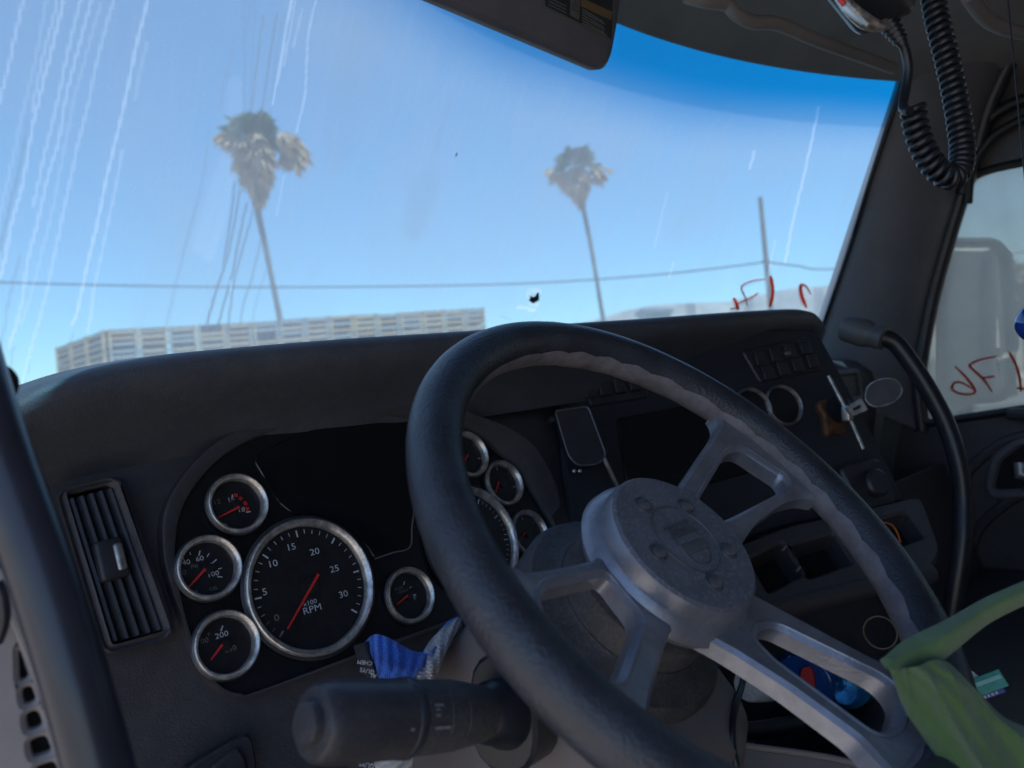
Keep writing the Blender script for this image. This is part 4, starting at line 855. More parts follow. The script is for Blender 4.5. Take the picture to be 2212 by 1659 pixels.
P = spline([onX(p[0]-1, p[1], p[2]-.004) for p in L1], 60); add('glass_seal', tube(P, .006, 8), sealM, pil)
P = spline([onX(p[0]+6, p[1], p[2]+.01) for p in R1], 60); add('pillar_edge', tube(P, .018, 10), blackM, pil)
P = spline([onX(*p) for p in ((1986, 600, 1.945), (1973, 700, 1.945), (1968, 800, 1.945))], 20); add('trim_strip', tube(P, .0025, 6), mat('blue_paint_edge', (.05, .10, .22), .3), pil)
# passenger door: panel with window opening
door = thing('passenger_door', 'dark passenger door with inside handle and a raised dusty window', 'door', (2.0, .1, -.9))
DX = 1.985; DF = (V3(DX, 0, 0), V3(0, -1, 0), V3(0, 0, 1), V3(-1, 0, 0))
def dp(x, y, X=DX): q = onX(x, y, X); return np.array([-q[1], q[2]])
wo = [dp(*p) for p in ((2004, 914), (2000, 800), (2010, 700), (2040, 540), (2100, 386), (2150, 368), (2230, 352))]
wo += [np.array([.35, wo[-1][1]-.03]), np.array([.38, wo[0][1]+.10]), dp(2230, 880)]
wo = rnd(wo, [.02, .02, .02, .02, .05, .02, .02, .04, .04, .02], 5)
dout = np.array([(-.95, -.95), (.80, -.95), (.80, .60), (-.30, .62), (-.42, .55), (-.72, .12), (-.95, .0)])
add('door_panel', plate(dout, DF, .03, .004, holes=[wo], back=-.02), dashM, door)
add('window_seal', tube([V3(DX-.028, -p[0], p[1]) for p in dens(wo, .02)], .010, 8, True), sealM, door)
add('window_pane', plate(offset2(wo, -.012), DF, .003, 0, back=-.001), winM, door)
# arched header moulding above the window
for pts, rr_ in (([(2080, 420), (2092, 340), (2125, 270), (2180, 228), (2250, 205)], .013), ([(2090, 440), (2100, 365), (2140, 300), (2200, 262), (2250, 245)], .010)):
    add('header_moulding', tube(spline([onX(*p, DX-.06) for p in pts], 30), rr_, 10), sealM, door)
# handle recess
hx = [dp(*p, DX-.035) for p in ((2125, 1050), (2140, 985), (2190, 945), (2260, 930), (2270, 1075), (2140, 1080))]
hd = add('handle_surround', plate(rnd(hx, .02), (V3(DX-.03, 0, 0), V3(0, -1, 0), V3(0, 0, 1), V3(-1, 0, 0)), .012, .006, holes=[rnd(offset2(hx, .022), .012)], back=0), trimM, door)
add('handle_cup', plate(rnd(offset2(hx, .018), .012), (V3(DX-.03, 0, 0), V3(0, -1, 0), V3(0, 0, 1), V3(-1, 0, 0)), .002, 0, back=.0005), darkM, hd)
add('door_handle', tube([onX(2203, 1000, DX-.05), onX(2205, 1025, DX-.055), onX(2230, 1030, DX-.055)], [.012, .015, .012], 12), chromeM, door)
add('lock_ledge', box(onX(2230, 893, DX-.05), (.05, .09, .025), None, .008), blackM, door)
for pts in ([(2010, 1190), (2040, 1100), (2090, 1020), (2160, 960), (2240, 935)], [(1990, 1280), (2060, 1330), (2140, 1390), (2230, 1470)], [(2090, 1240), (2110, 1150), (2170, 1090), (2240, 1050)]):
    add('door_ridge', tube(spline([onX(*p, DX-.03) for p in pts], 30), .012, 8), dashM, door)
zH = zE
def onwin(x, y): return onX(x, y, DX-.004)
writing('marker_writing', [zE([(1765, 715), (1830, 780), (1885, 850), (1892, 885), (1850, 897), (1785, 888), (1745, 860), (1762, 822), (1810, 822), (1880, 862)]), zE([(2035, 650), (1930, 672), (1865, 702), (1872, 727), (1950, 800), (2005, 882)]), zE([(1930, 792), (2022, 780)]), zE([(2115, 622), (2160, 705), (2185, 800), (2192, 880)]), zE([(2165, 855), (2260, 866)])],
        onwin, 'red marker writing seen reversed on the passenger window', .0064)
# outside mirror
mir = thing('door_mirror', 'pale outside mirror housing beyond the passenger window', 'mirror', onX(2090, 800, 2.35))
m0 = onX(2090, 690, 2.38); mu = nrm(V3(.35, -.94, 0)); mn = nrm(np.cross(mu, [0, 0, 1])); mn = mn if mn[0] < 0 else -mn
def mm(x, y): q = onP(x, y, m0, mn)-m0; return np.array([q@mu, q[2]])
mF = (m0, mu, V3(0, 0, 1), mn); mo = rnd([mm(*p) for p in ((2028, 870), (2030, 545), (2050, 522), (2150, 522), (2175, 550), (2188, 860))], .05, 6)
mi = rnd([mm(*p) for p in ((2148, 560), (2156, 560), (2170, 750), (2152, 752))], .005)
add('mirror_shell', plate(mo, mF, .03, .03, holes=[mi], back=-.06), mat('mirror_shell', (.27, .27, .26), .5, var=.1, scale=6), mir)
add('mirror_edge', tube([m0+mu*p[0]+V3(0, 0, p[1])+mn*.012 for p in dens(mo, .03)], .010, 8, True), MATS['lever_plastic'], mir)
add('mirror_rib', tube(spline([m0+mu*p[0]+V3(0, 0, p[1])+mn*.035 for p in (mm(2138, 850), mm(2136, 700), mm(2132, 545))], 12), .012, 8), trimM, mir)
add('mirror_arm', tube([onX(2060, 870, 2.38), onX(2030, 930, 2.2), onX(2020, 960, 2.02)], .018, 10), blackM, mir)
# ------------------------------------------------------------------ left side: grab handle, jamb with slots
gh = spline([at(-120, 560, .40), at(-70, 760, .385), at(-30, 900, .375), at(22, 1050, .37), at(78, 1200, .365), at(127, 1350, .36), at(172, 1500, .355), at(222, 1690, .35), at(272, 1880, .34)], 60)
t = thing('grab_handle', 'thick dark grab handle with a soft sheen along the left edge', 'grab handle', gh[-1])
add('grip', tube(gh, .0150, 24), handleM, t, smooth=80)
add('mounting_boss', lathe([(.010, -.02), (.0135, -.01), (.014, .0), (.010, .010)], at(-22, 832, .40), nrm(V3(.3, -1, .1)), 24), blackM, t)
jam = thing('door_jamb', 'pale grey slotted jamb trim at the lower left beside the grab handle', 'trim', at(60, 1659, .42))
jn = nrm(V3(-.25, -.95, .12)); j0 = at(60, 1500, .40); ju, jv, jn = frame(jn)
def jm(x, y): q = onP(x, y, j0, jn)-j0; return np.array([q@ju, q@jv])
jo = [jm(*p) for p in ((-120, 1150), (0, 1215), (14, 1290), (45, 1370), (90, 1480), (160, 1680), (190, 1760), (-120, 1760))]
ho = [rnd([jm(*p) for p in q], .003) for q in (((40, 1402), (46, 1408), (64, 1462), (42, 1472)), ((46, 1486), (68, 1478), (80, 1512), (52, 1524)), ((54, 1540), (82, 1530), (95, 1566), (60, 1580)), ((62, 1597), (100, 1584), (114, 1622), (70, 1638)), ((74, 1655), (118, 1640), (140, 1700), (85, 1710)))]
add('jamb_plate', plate(rnd(jo, .008), (j0, ju, jv, jn), .004, .0025, holes=ho, back=-.006), paleM, jam)
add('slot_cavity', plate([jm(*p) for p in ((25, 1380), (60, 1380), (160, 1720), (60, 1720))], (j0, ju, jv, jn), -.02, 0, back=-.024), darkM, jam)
add('jamb_ridge', tube([j0+ju*p[0]+jv*p[1]+jn*.004 for p in spline([jm(0, 1230), jm(36, 1330), jm(80, 1440), jm(160, 1640)], 20)], .0035, 8), paleM, jam)
add('jamb_handle', tube(spline([at(-12, 1260, .38), at(0, 1290, .38), at(4, 1340, .38), at(-10, 1385, .38)], 14), .004, 8), blackM, jam)
# ------------------------------------------------------------------ sun visor
VN = nrm([0.05, -.97, -.25]); vo = onY(1230, 70, .56)
vu = nrm(V3(1, 0, 0)-VN*VN[0]); vv = np.cross(VN, vu); vv = vv if vv[2] > 0 else -vv; VF = (vo, vu, vv, VN)
def vs(x, y): q = onP(x, y, vo, VN)-vo; return np.array([q@vu, q@vv])
vis = thing('sun_visor', 'dark folded down sun visor with a printed warning label', 'sun visor', vo+V3(0, .03, .12))
vp = [vs(930, 0), vs(1288, 152), vs(1322, 130), vs(1326, 0)]
d_ = nrm(vp[0]-vp[1]); bl = vp[1]+d_*.42; top = .22
vpoly = rnd([bl, vp[1]+(vp[1]-vp[0])*.07, vs(1326, 60)+np.array([0, .0]), np.array([vs(1326, 60)[0]+.01, vp[1][1]+top]), np.array([bl[0], vp[1][1]+top])], [.01, .034, .006, .01, .01], 8)
add('visor_board', plate(vpoly, VF, .009, .007, back=-.009), mat('visor_vinyl', (.125, .125, .16), .6, bump=.1, bscale=700, var=.1, scale=10), vis, smooth=60)
lab = [vs(*p) for p in ((1160, -30), (1163, 17), (1308, 88), (1312, -30))]
labP = add('warning_label', plate(rnd(lab, .003), VF, .0098, 0, back=.0092), mat('label_black', (.018, .020, .026), .5), vis)
yelM = mat('label_amber', (.16, .11, .055), .6, var=.1)
lp = mat('label_pale', (.12, .115, .12), .6, var=.1)
brd = [vs(*p) for p in ((1163, 17), (1308, 88), (1312, -20))]
gg = [bar(VF, vs(1160, -20), vs(1163, 16), .002, .0101), bar(VF, vs(1163, 17), vs(1307, 88), .002, .0101), bar(VF, vs(1308, 88), vs(1312, -20), .002, .0101), plate([vs(*p) for p in ((1218, -20), (1217, 36), (1237, 46), (1239, -12))], VF, .0101, 0, back=.0099)]
add('label_print', join(*gg), lp, labP, smooth=0)
add('label_header', join(plate([vs(*p) for p in ((1241, -2), (1240, 16), (1306, 46), (1308, 28))], VF, .0101, 0, back=.0099)), yelM, labP, smooth=0)
gg = []
for i in range(6): gg.append(bar(VF, vs(1243, 22+i*6), vs(1243+rng.uniform(45, 60), 22+i*6+27), .0012, .0101))
for i in range(3): gg.append(bar(VF, vs(1170, 2+i*7-4), vs(1208, 2+i*7+14), .001, .0101))
for g_ in gg: add('print_line', g_, greyprintM, labP, smooth=0)
gg = [bar(VF, vs(1221, 22), vs(1229, 5), .0012, .0103), bar(VF, vs(1229, 5), vs(1235, 28), .0012, .0103), bar(VF, vs(1221, 22), vs(1235, 28), .0012, .0103), bar(VF, vs(1228, 13), vs(1229, 20), .001, .0103)]
add('label_symbol', join(*gg), blackM, labP, smooth=0)
# ------------------------------------------------------------------ hand microphone and coiled cord
mic = thing('hand_microphone', 'dark hand microphone with a worn silver edge hanging from the roof', 'microphone', at(1890, 10, .58))
ax_ = nrm(at(1925, 50, .60)-at(1860, -40, .56)); fn = nrm(at(1862, 62, .56)-at(1905, 22, .60))
c0 = at(1878, -26, .585); mx_ = np.array([ax_, np.cross(nrm(np.cross(fn, ax_)), ax_), nrm(np.cross(fn, ax_))])
add('mic_body', box(c0, (.072, .036, .050), mx_, .014), blackM, mic)
rimC = spline([at(1812, -12, .565), at(1830, 12, .56), at(1855, 36, .56), at(1880, 52, .565), at(1903, 56, .575), at(1912, 48, .58)], 30)
add('mic_edge', tube(rimC, np.interp(np.linspace(0, 1, len(rimC)), [0, .5, 1], [.0045, .0058, .003]), 10), mat('worn_silver', (.42, .36, .33), .4, metal=.6, var=.6, scale=200), mic)
fc = spline([at(1806, -12, .562), at(1824, 14, .556), at(1848, 36, .556), at(1872, 51, .56)], 20)
add('mic_face', tube(fc, .0024, 8), mat('mic_face_blue', (.45, .60, .72), .3), mic, label='pale blue worn face rim')
add('mic_tab', tube([at(1812, -4, .554), at(1824, 10, .553)], .002, 8), redM, mic, label='red mark on the rim')
relief = [at(1917, 46, .60), at(1948, 92, .60)]; RL = nrm(relief[1]-relief[0]); rl = np.linalg.norm(relief[1]-relief[0])
pf = [(.0055, -.006), (.0088, -.004)]
for k in range(5): s = k*rl/5; r_ = .0086-.0007*k; pf += [(r_, s), (r_, s+rl/5*.6), (r_*.78, s+rl/5*.65), (r_*.78, s+rl/5*.97)]
add('strain_relief', lathe(pf+[(.004, rl+.002)], relief[0], RL, 24), rubberM, mic, smooth=30)
cord = thing('coiled_cord', 'black coiled microphone cord hanging in a tight loop by the pillar', 'cord', at(2010, -10, .62))
st_ = spline([at(1947, 88, .600), at(1956, 112, .603), at(1962, 150, .605), at(1957, 190, .605), at(1951, 222, .60), at(1953, 236, .590), at(1965, 240, .583)], 60)
add('straight_lead', tube(st_, .0037, 12), rubberM, cord, smooth=80)
def coil(path, R, pitch, r_, phase=0):
    P = spline(path, 300); s = np.concatenate([[0], np.cumsum(np.linalg.norm(np.diff(P, axis=0), axis=1))]); n = int(s[-1]/pitch*20); ss_ = np.linspace(0, s[-1], n)
    C = np.stack([np.interp(ss_, s, P[:, k]) for k in range(3)], 1); T_ = np.gradient(C, axis=0); T_ /= np.linalg.norm(T_, axis=1)[:, None]
    u = nrm(np.cross(T_[0], [.3, .5, .1])); out = []; a = phase
    for i in range(n):
        u = nrm(u-T_[i]*(u@T_[i])); v = np.cross(T_[i], u); a = phase+2*math.pi*ss_[i]/pitch; out.append(C[i]+R*(math.cos(a)*u+math.sin(a)*v))
    return np.array(out)
full = [at(1972, 232, .598), at(1982, 285, .60), at(2002, 335, .602), at(2030, 372, .604), at(2058, 384, .608), at(2074, 362, .615), at(2079, 320, .622), at(2072, 260, .628), at(2060, 190, .632), at(2042, 110, .636), at(2024, 40, .64), at(2010, -40, .645)]
cp_ = coil(full, .0072, .0066, .0030)
add('coil', tube(cp_, .0031, 8, cap=True), rubberM, cord, smooth=80)
# ------------------------------------------------------------------ gooseneck
gn_ = spline([at(1905, 728, 1.06), at(1935, 742, 1.055), at(1972, 790, 1.045), at(2010, 850, 1.035), at(2045, 920, 1.025), at(2070, 1000, 1.015), at(2080, 1080, 1.01), at(2078, 1170, 1.0), at(2060, 1300, 1.0), at(2030, 1500, 1.02), at(2010, 1620, 1.05)], 70)
t = thing('gooseneck_lamp', 'black gooseneck lamp with a stubby grey head in front of the pillar', 'lamp', gn_[-1])
add('flexible_stem', tube(gn_, .0125, 16), rubberM, t, smooth=80)
hd0, hd1 = at(1824, 708, 1.10), at(1912, 732, 1.055); ha = nrm(hd1-hd0); hl = np.linalg.norm(hd1-hd0)
add('lamp_head', lathe([(.012, 0), (.0185, .001), (.0195, .004), (.0205, hl*.5), (.0185, hl*.62), (.0165, hl*.72), (.0172, hl*.74), (.0165, hl*.98), (.012, hl)], hd0, ha, 28), mat('grey_rubber', (.085, .09, .095), .5, var=.1), t)
# ------------------------------------------------------------------ phone mounts
pm = thing('phone_mount', 'flat dark magnetic phone pad on the dash right of the gauges', 'phone mount', at(1250, 1010, 1.0))
pn = nrm(V3(-.50, -.80, .32)); p0_ = at(1250, 950, 1.0); pu, pv, pn = frame(pn)
def pmm(x, y): q = onP(x, y, p0_, pn)-p0_; return np.array([q@pu, q@pv])
pp = rnd([pmm(*p) for p in ((1199, 888), (1270, 878), (1310, 985), (1290, 1004), (1247, 1006), (1228, 985))], [.004, .006, .02, .02, .02, .02], 6)
add('pad', plate(pp, (p0_, pu, pv, pn), 0, .0015, back=-.016), blackM, pm)
add('pad_edge', tube([p0_+pu*p[0]+pv*p[1]+pn*.0004 for p in dens(pp, .01)], .0012, 6, True), mat('pad_edge', (.16, .16, .19), .4, metal=.4), pm)
add('pad_hinge', lathe([(.006, -.01), (.007, 0), (.004, .008)], at(1190, 910, 1.02), nrm(pn), 16), blackM, pm)
add('support_rod', tube([at(1304, 990, 1.03), at(1335, 1055, 1.03), at(1390, 1180, 1.06)], .0030, 10), metalM, pm)
for x in (1240, 1252): add('screw', lathe([(.0025, 0), (.0025, .003), (.001, .004)], at(x, 1018, 1.0), pn, 12), metalM, pm)
rm = thing('phone_mount', 'oval magnetic phone pad on a metal bracket and rod at the right of the dash', 'phone mount', at(1840, 960, 1.1))
on = nrm(V3(-.75, -.62, .2)); o0 = at(1911, 846, 1.06); ou, ov, on = frame(on)
def omm(x, y): q = onP(x, y, o0, on)-o0; return np.array([q@ou, q@ov])
op = spline([omm(*p) for p in ((1870, 850), (1880, 830), (1905, 819), (1932, 820), (1947, 836), (1946, 852), (1930, 868), (1905, 877), (1885, 877), (1871, 866))], 50, True)
add('pad', plate(op, (o0, ou, ov, on), 0, .0015, back=-.010), mat('grey_pad', (.085, .085, .10), .35, var=.15, scale=60), rm)
add('pad_edge', tube([o0+ou*p[0]+ov*p[1]+on*.0003 for p in op], .0011, 6, True), dullringM, rm)
bo = [omm(*p) for p in ((1827, 880), (1862, 858), (1877, 885), (1842, 900))]; bi = offset2(np.array(bo), .007)
add('bracket', plate(rnd(bo, .003), (o0, ou, ov, on), -.001, .001, holes=[rnd(bi, .001)], back=-.007), metalM, rm)
add('rod', tube([at(1789, 812, 1.10), at(1827, 885, 1.085), at(1864, 970, 1.07)], .0028, 10), metalM, rm)
add('clamp', box(at(1830, 893, 1.078), (.016, .012, .022), None, .003), metalM, rm)
pa = thing('adhesive_blob', 'amber adhesive blob holding a dark round knob on the centre panel', 'adhesive', at(1795, 915, 1.14))
bp_ = [(1767, 868), (1790, 862), (1803, 868), (1806, 890), (1822, 915), (1827, 930), (1818, 938), (1800, 935), (1788, 942), (1780, 930), (1777, 900), (1768, 885)]
bq = nrm(KN); bu_, bv_, bq = frame(bq); b0 = at(1797, 900, 1.15)
def bmm(x, y): q = onP(x, y, b0, bq)-b0; return np.array([q@bu_, q@bv_])
add('blob', plate(spline([bmm(*p) for p in bp_], 60, True), (b0, bu_, bv_, bq), .004, .004, back=-.006), orangeM, pa)
add('knob', lathe([(.021, -.004), (.021, .006), (.018, .014), (.008, .017), (.0005, .0172)], b0+bq*.004+ray(1806, 890)*0+bu_*bmm(1806, 888)[0]+bv_*bmm(1806, 888)[1], bq, 28), rubberM, pa)
# ------------------------------------------------------------------ towel beside the column
blueC = mat('blue_microfibre', (.03, .23, .85), .95, var=.3, scale=300, bump=1.0, bscale=420, sheen=.4)
greyC = mat('grey_terry', (.66, .63, .64), .95, var=.15, scale=300, bump=1.0, bscale=420, sheen=.3)
blkC = mat('black_cloth', (.022, .020, .026), .9, var=.3, scale=200, bump=.4, bscale=500)
tow = thing('towel', 'blue and grey microfibre towel stuffed between gauges and column', 'towel', at(860, 1480, .60))
def cloth(rows, m, name, t_=.006, amp=.0022, nn=40, parent=None, wob=.002):
    R_ = [spline([at(*p) for p in r], nn) for r in rows]; L_ = min(map(len, R_)); R_ = np.array([r[:L_] for r in R_])
    Q = np.array([spline(R_[:, j], nn) for j in range(L_)]); L2 = Q.shape[1]
    d = Q/np.linalg.norm(Q, axis=2)[:, :, None]; ii, jj = np.meshgrid(np.arange(Q.shape[0]), np.arange(L2), indexing='ij')
    nub = amp*(np.abs(np.sin(ii*.62+.5*np.sin(jj*.23)))*np.abs(np.sin(jj*.62+.6*np.sin(ii*.21))))**.7
    fold = wob*np.sin(ii*.25+jj*.12)
    Q = Q-d*(nub+fold)[:, :, None]
    return add(name, sheet(Q, t_), m, parent, smooth=80)
cloth([[(788, 1386, .62), (812, 1370, .605), (852, 1384, .60), (912, 1420, .62)], [(800, 1410, .60), (830, 1420, .585), (880, 1425, .59), (935, 1400, .61)], [(812, 1440, .59), (850, 1448, .575), (900, 1440, .58), (950, 1390, .605)], [(818, 1475, .585), (850, 1480, .575), (895, 1470, .58), (935, 1420, .60)]], blueC, 'blue_face', parent=tow, nn=150, amp=.0036)
cloth([[(905, 1420, .612), (930, 1385, .625), (965, 1345, .64), (994, 1328, .65)], [(925, 1430, .60), (945, 1390, .615), (975, 1355, .63), (996, 1345, .645)]], blueC, 'blue_edge', parent=tow, nn=40)
cloth([[(878, 1482, .585), (903, 1440, .59), (928, 1385, .61), (978, 1340, .635), (996, 1332, .64)], [(910, 1478, .575), (935, 1440, .58), (955, 1395, .60), (985, 1352, .625), (998, 1344, .64)], [(938, 1478, .58), (952, 1440, .588), (968, 1400, .602), (990, 1360, .63), (998, 1352, .64)]], greyC, 'grey_back', parent=tow, nn=120, amp=.003)
cloth([[(763, 1395, .62), (778, 1440, .605), (795, 1475, .60), (800, 1530, .60)], [(785, 1388, .605), (800, 1430, .59), (815, 1470, .59), (830, 1530, .59)], [(800, 1385, .61), (815, 1430, .60), (828, 1470, .60), (845, 1530, .60)]], blkC, 'label_band', parent=tow, nn=24, amp=0)
cloth([[(806, 1640, .56), (812, 1670, .56), (815, 1720, .56)], [(850, 1628, .55), (850, 1668, .55), (850, 1720, .55)], [(896, 1612, .56), (890, 1655, .56), (880, 1720, .56)]], greyC, 'hanging_corner', parent=tow, nn=100, amp=.003)
cloth([[(750, 1640, .57), (755, 1680, .57), (760, 1720, .57)], [(785, 1632, .565), (788, 1668, .565), (795, 1720, .565)], [(815, 1625, .57), (812, 1668, .57), (815, 1720, .57)]], blkC, 'label_band', parent=tow, nn=20, amp=0)
tn = nrm(-at(800, 1440, 1)); tu_, tv_, tn = frame(tn)
for (s, x, y, d, rr_, sz) in (('GUYS', 793, 1449, .580, 160, .0046), ('CHEM', 788, 1431, .584, 165, .0044), ('AL', 806, 1459, .578, 155, .0046), ('GUYS', 792, 1652, .556, 160, .0046)):
    c = at(x, y, d); add('cloth_print', text(s, (c, tu_, tv_, tn), (0, 0), sz, 0, 1, math.radians(rr_)), whiteM, tow, smooth=0)
# ------------------------------------------------------------------ green cloth on the wheel
greenC = mat('green_cloth', (.115, .20, .065), .95, var=.15, scale=22, bump=.7, bscale=1100, sheen=.35)
oliveC = greenC
gc = thing('green_cloth', 'green cloth looped tightly round the lower right of the wheel rim', 'cloth', at(1960, 1430, .62))
def drape(rows, name, t_, nn=40, fold=None):
    R_ = np.array([spline([at(*p) for p in r], nn) for r in rows]); Q = np.array([spline(R_[:, j], nn) for j in range(R_.shape[1])])
    d = Q/np.linalg.norm(Q, axis=2)[:, :, None]
    if fold is not None:
        v = np.linspace(0, 1, Q.shape[1]); uu = np.linspace(0, 1, Q.shape[0]); Q = Q-d*fold(uu[:, None], v[None])[:, :, None]
    return add(name, sheet(Q, t_), greenC, gc, smooth=80)
drape([[(1900, 1428, .480), (1955, 1382, .482), (2040, 1340, .486), (2130, 1290, .49), (2240, 1243, .495)], [(1915, 1445, .470), (1972, 1418, .470), (2050, 1372, .474), (2135, 1318, .481), (2240, 1270, .488)], [(1945, 1458, .474), (2002, 1452, .474), (2056, 1412, .478), (2140, 1345, .485), (2240, 1296, .492)]], 'strap', .0025, 40, lambda u, v: .004*np.sin(np.pi*v)+.0015*np.sin(9*u+4*v))
drape([[(1955, 1432, .470), (1922, 1420, .468), (1902, 1424, .474), (1912, 1440, .478)], [(1962, 1452, .465), (1930, 1446, .462), (1910, 1440, .468), (1920, 1450, .474)]], 'fold_edge', .005, 16)
drape([[(1922, 1448, .478), (1952, 1530, .474), (1992, 1590, .466), (2040, 1660, .456), (2080, 1740, .445)], [(1948, 1444, .464), (2005, 1510, .460), (2052, 1580, .452), (2100, 1660, .444), (2140, 1740, .435)], [(1985, 1438, .460), (2048, 1490, .456), (2100, 1570, .450), (2155, 1660, .442), (2195, 1740, .434)], [(2020, 1424, .464), (2078, 1470, .460), (2136, 1545, .456), (2190, 1610, .450), (2250, 1710, .442)], [(2052, 1432, .478), (2112, 1492, .476), (2168, 1548, .474), (2235, 1585, .470), (2300, 1680, .462)]],
      'hanging_cloth', .003, 90, lambda v, u: .013*(1-np.abs(np.sin(u*6.3+1.1*v+.5*np.sin(4*v))))**2*(.25+.75*v)+.006*(1-np.abs(np.sin(u*11+9*v)))**3*np.exp(-2.5*v)+.5*(.008*np.sin(u*2*np.pi*2.3+1.4*v)*(.35+.65*v)+.004*np.sin(u*19+7*v)*np.exp(-3*v)+.002*np.sin(u*31-5*v)+.003*np.sin(2.2*u+5*v)))
# ------------------------------------------------------------------ low console, bottles and oddments
con = thing('floor_console', 'dark low console tray below the dash, right of the steering column', 'console', (1.15, .25, -.93))
ZC = -.50
co_ = np.array([(.62, .05), (1.45, -.40), (1.95, -.30), (1.95, .50), (1.25, .55), (.72, .52)])
add('tray_floor', plate(rnd(co_, .05), (V3(0, 0, ZC), V3(1, 0, 0), V3(0, 1, 0), V3(0, 0, 1)), 0, .004, back=-.42), blackM, con)
P = spline([at(1380, 1560, .80), at(1480, 1590, .80), at(1620, 1612, .80), at(1800, 1638, .79), at(1960, 1680, .78)], 40)
add('tray_rim', tube(P, .0035, 8), paleM, con)
P2 = spline([at(1380, 1540, .83), at(1480, 1568, .83), at(1600, 1580, .84), at(1750, 1560, .88)], 40); add('rim_pipe', tube(P2, .010, 12), rubberM, con)
Pg = [[p+V3(0, 0, -.004), p+nrm(-p)*.03+V3(0, 0, -.10), p+nrm(-p)*.05+V3(0, 0, -.30)] for p in P]; add('tray_front', grid(Pg), trimM, con)
lb = onZ(1530, 1440, ZC)
# bracket panel between column and tray
Pg = [[onZ(1330+i*45, 1440-i*18, -.36+j*-.05)+V3(0, 0, 0) for j in range(4)] for i in range(5)]
# cup ring
cr_ = onZ(1902, 1366, -.42); cup = thing('cup_holder_ring', 'thin brass coloured ring standing in the dark console by the rim', 'ring', cr_)
cn_ = nrm(-cr_+V3(-.3, 0, .1)); add('ring_band', lathe([(.0200, -.003), (.0215, -.003), (.0215, .003), (.0200, .003)], at(1902, 1366, 1.0), nrm(-at(1902, 1366, 1)+V3(-.35, .2, 0)), 40, closed=True), mat('brass_ring', (.22, .18, .12), .5, metal=.4), cup)
# blue bottles
blueP = bpy.data.materials.new('blue_plastic'); blueP.use_nodes = True; b_ = blueP.node_tree.nodes['Principled BSDF']
b_.inputs['Base Color'].default_value = (.01, .10, .42, 1); b_.inputs['Roughness'].default_value = .08; b_.inputs['Transmission Weight'].default_value = .25; b_.inputs['Coat Weight'].default_value = .6
cyanP = mat('blue_foil', (.04, .30, .62), .12, metal=.55, var=.5, scale=25, bump=.6, bscale=30)
def bottle(x, y, d, axis, R, L, m, label, red=False):
    o = at(x, y, d); a = nrm(axis); t = thing('plastic_bottle', label, 'bottle', o+V3(0, 0, -R), 'blue bottles on the console')
    add('bottle_body', lathe([(.001, .004), (R*.35, .003), (R*.75, -.002), (R*.96, .008), (R, .025), (R*.97, .05), (R, .07), (R, L*.62), (R*.8, L*.74), (R*.36, L*.88), (R*.34, L)], o, a, 40), m, t, smooth=60)
    add('bottle_cap', lathe([(R*.4, L-.002), (R*.42, L+.016), (R*.36, L+.02)], o, a, 24), m, t)
    if red:
        q = at(x+14, y+8, d-.003); u_, v_, n_ = frame(nrm(-a)); add('red_reflection', plate(spline([(-.007, .016), (.004, .018), (.008, .0), (.006, -.018), (-.003, -.016), (-.009, 0)], 30, True), (o-a*.004+u_*.012, u_, v_, n_), .003, .0008, back=-.004), redM, t)  # red plate stands in for a reflection on the bottle's end
bottle(1727, 1470, .97, at(1860, 1440, 1.3)-at(1727, 1470, .97), .040, .19, blueP, 'blue plastic bottle lying with a painted red reflection on its end', True)
bottle(1822, 1478, 1.02, at(1880, 1450, 1.3)-at(1822, 1478, 1.02), .034, .16, cyanP, 'shiny light blue bottle lying beyond the one with the red patch')
o = at(1618, 1478, .90); a = nrm(at(1700, 1480, .99)-o)
t = thing('paper_roll', 'small pale paper roll lying beside the blue bottles', 'roll', o+V3(0, 0, -.02))
add('roll_sheet', lathe([(.006, 0), (.019, 0), (.0205, .003), (.0205, .055), (.019, .058), (.006, .058)], o, a, 28), greyC, t)
# hanging cable
P = spline([at(1610, 1420, .66), at(1604, 1475, .63), at(1590, 1520, .60), at(1582, 1570, .58), at(1584, 1620, .57), at(1592, 1660, .565), at(1600, 1720, .56)], 50)
tag(add('charging_cable', tube(P, .0028, 10), rubberM, smooth=80), 'thin black cable hanging below the column in front of the bottles', 'cable')
P = spline([at(1905, 1128, 1.05), at(1925, 1133, 1.05), at(1938, 1150, 1.05), at(1945, 1172, 1.05)], 20)
tag(add('orange_wire', tube(P, .0014, 6), mat('orange_wire', (.45, .13, .03), .5), smooth=80), 'short orange wire poking out of the cubby behind the wheel', 'wire')
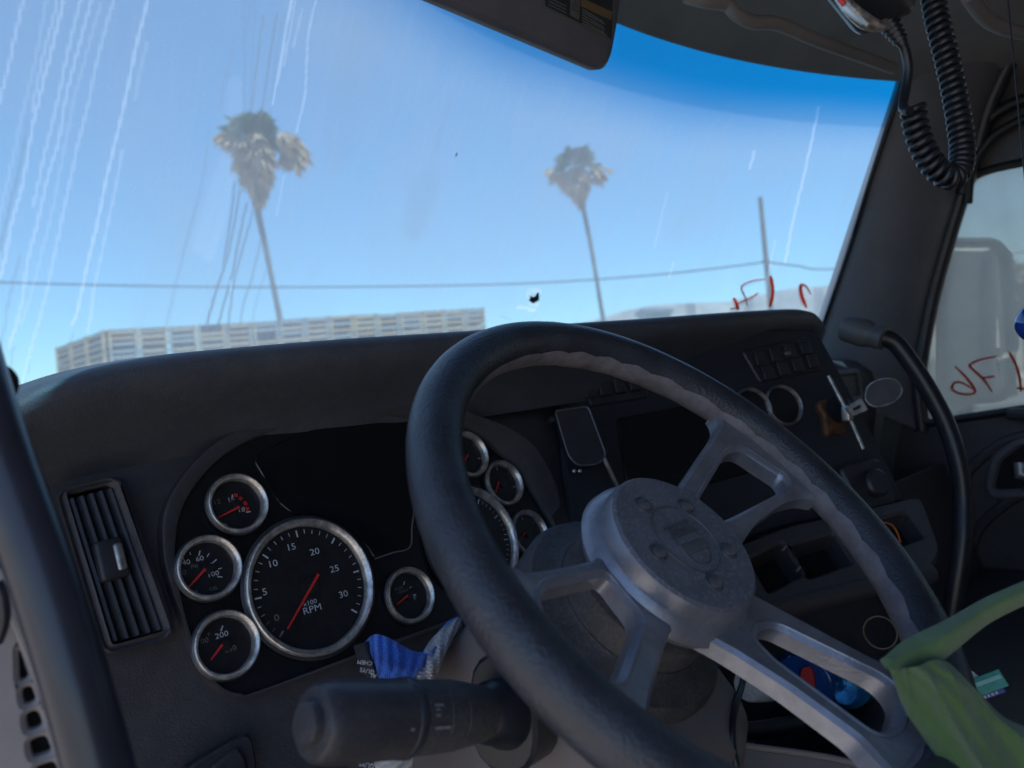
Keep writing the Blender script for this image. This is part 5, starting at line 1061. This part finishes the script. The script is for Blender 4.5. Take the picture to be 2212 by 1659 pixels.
# gum packs in the tray
gp = thing('gum_pack', 'green and blue gum pack lying in the dark tray beside the green cloth', 'gum pack', at(2120, 1500, .80))
o = at(2128, 1478, .80); n_ = nrm(-o); u_, v_, n_ = frame(n_); rot = math.radians(27); uu = u_*math.cos(rot)+v_*math.sin(rot); vv_ = -u_*math.sin(rot)+v_*math.cos(rot); up_ = nrm(V3(0, 0, 1)*.6+n_*.8); ax_ = np.array([uu, vv_, n_])
add('carton', box(o, (.040, .018, .012), ax_, .001), mat('mint_green_card', (.03, .26, .20), .35, var=.2, scale=80), gp)
add('carton_stripe', box(o+n_*.0062+vv_*.002, (.036, .004, .0006), ax_), mat('mint_light', (.25, .5, .45), .3), gp)
b1 = thing('gum_pack', 'dark blue gum pack lettered Wint, under the green pack', 'gum pack', at(2135, 1500, .805))
o2 = at(2135, 1492, .806); add('carton', box(o2, (.030, .014, .008), ax_, .001), mat('blue_card', (.02, .04, .25), .35), b1)
f_ = (o2+n_*.0044, uu, vv_, n_); 
for r_ in range(3):
    for k_ in range(5 if r_ < 2 else 4): add('print_mark', bar(f_, (-.008+k_*.0042, .004-r_*.0042), (-.0052+k_*.0042, .004-r_*.0042), .0026, .0002), whiteM, b1, smooth=0)
b1['label'] = 'dark blue pack with three rows of white print under the green pack'
c1 = thing('receipt', 'white printed card slip sticking up behind the green pack', 'paper slip', at(2090, 1470, .81))
o3 = at(2098, 1468, .81); ax3 = np.array([nrm(uu*.5-vv_), nrm(uu+vv_*.5), n_]); add('slip', box(o3, (.028, .016, .0008), ax3), mat('white_card', (.6, .6, .62), .6), c1)
add('slip_print', text('R', (o3+n_*.0006, uu, vv_, n_), (.002, 0), .008, 0, 1, math.radians(120)), blackM, c1, smooth=0)
# blue ornament at the right edge
bo_ = at(2243, 698, .75); orn = thing('hanging_ornament', 'glossy blue round ornament at the right edge in front of the passenger window', 'ornament', bo_)
bm_ = bmesh.new(); bmesh.ops.create_uvsphere(bm_, u_segments=32, v_segments=20, radius=.0205); V = np.array([v.co[:] for v in bm_.verts]); bm_.verts.index_update(); Fc = [tuple(v.index for v in f.verts) for f in bm_.faces]; bm_.free()
add('ball', (V+bo_, Fc), mat('gloss_blue', (.01, .05, .30), .08, coat=1), orn, smooth=80)
add('cap', lathe([(.006, .018), (.006, .026), (.002, .028)], bo_, (0, 0, 1), 16), metalM, orn)
add('hanging_thread', tube([bo_+V3(0, 0, .027), bo_+V3(0, 0, .40)], .0008, 6), rubberM, orn)
bpy.context.view_layer.update()
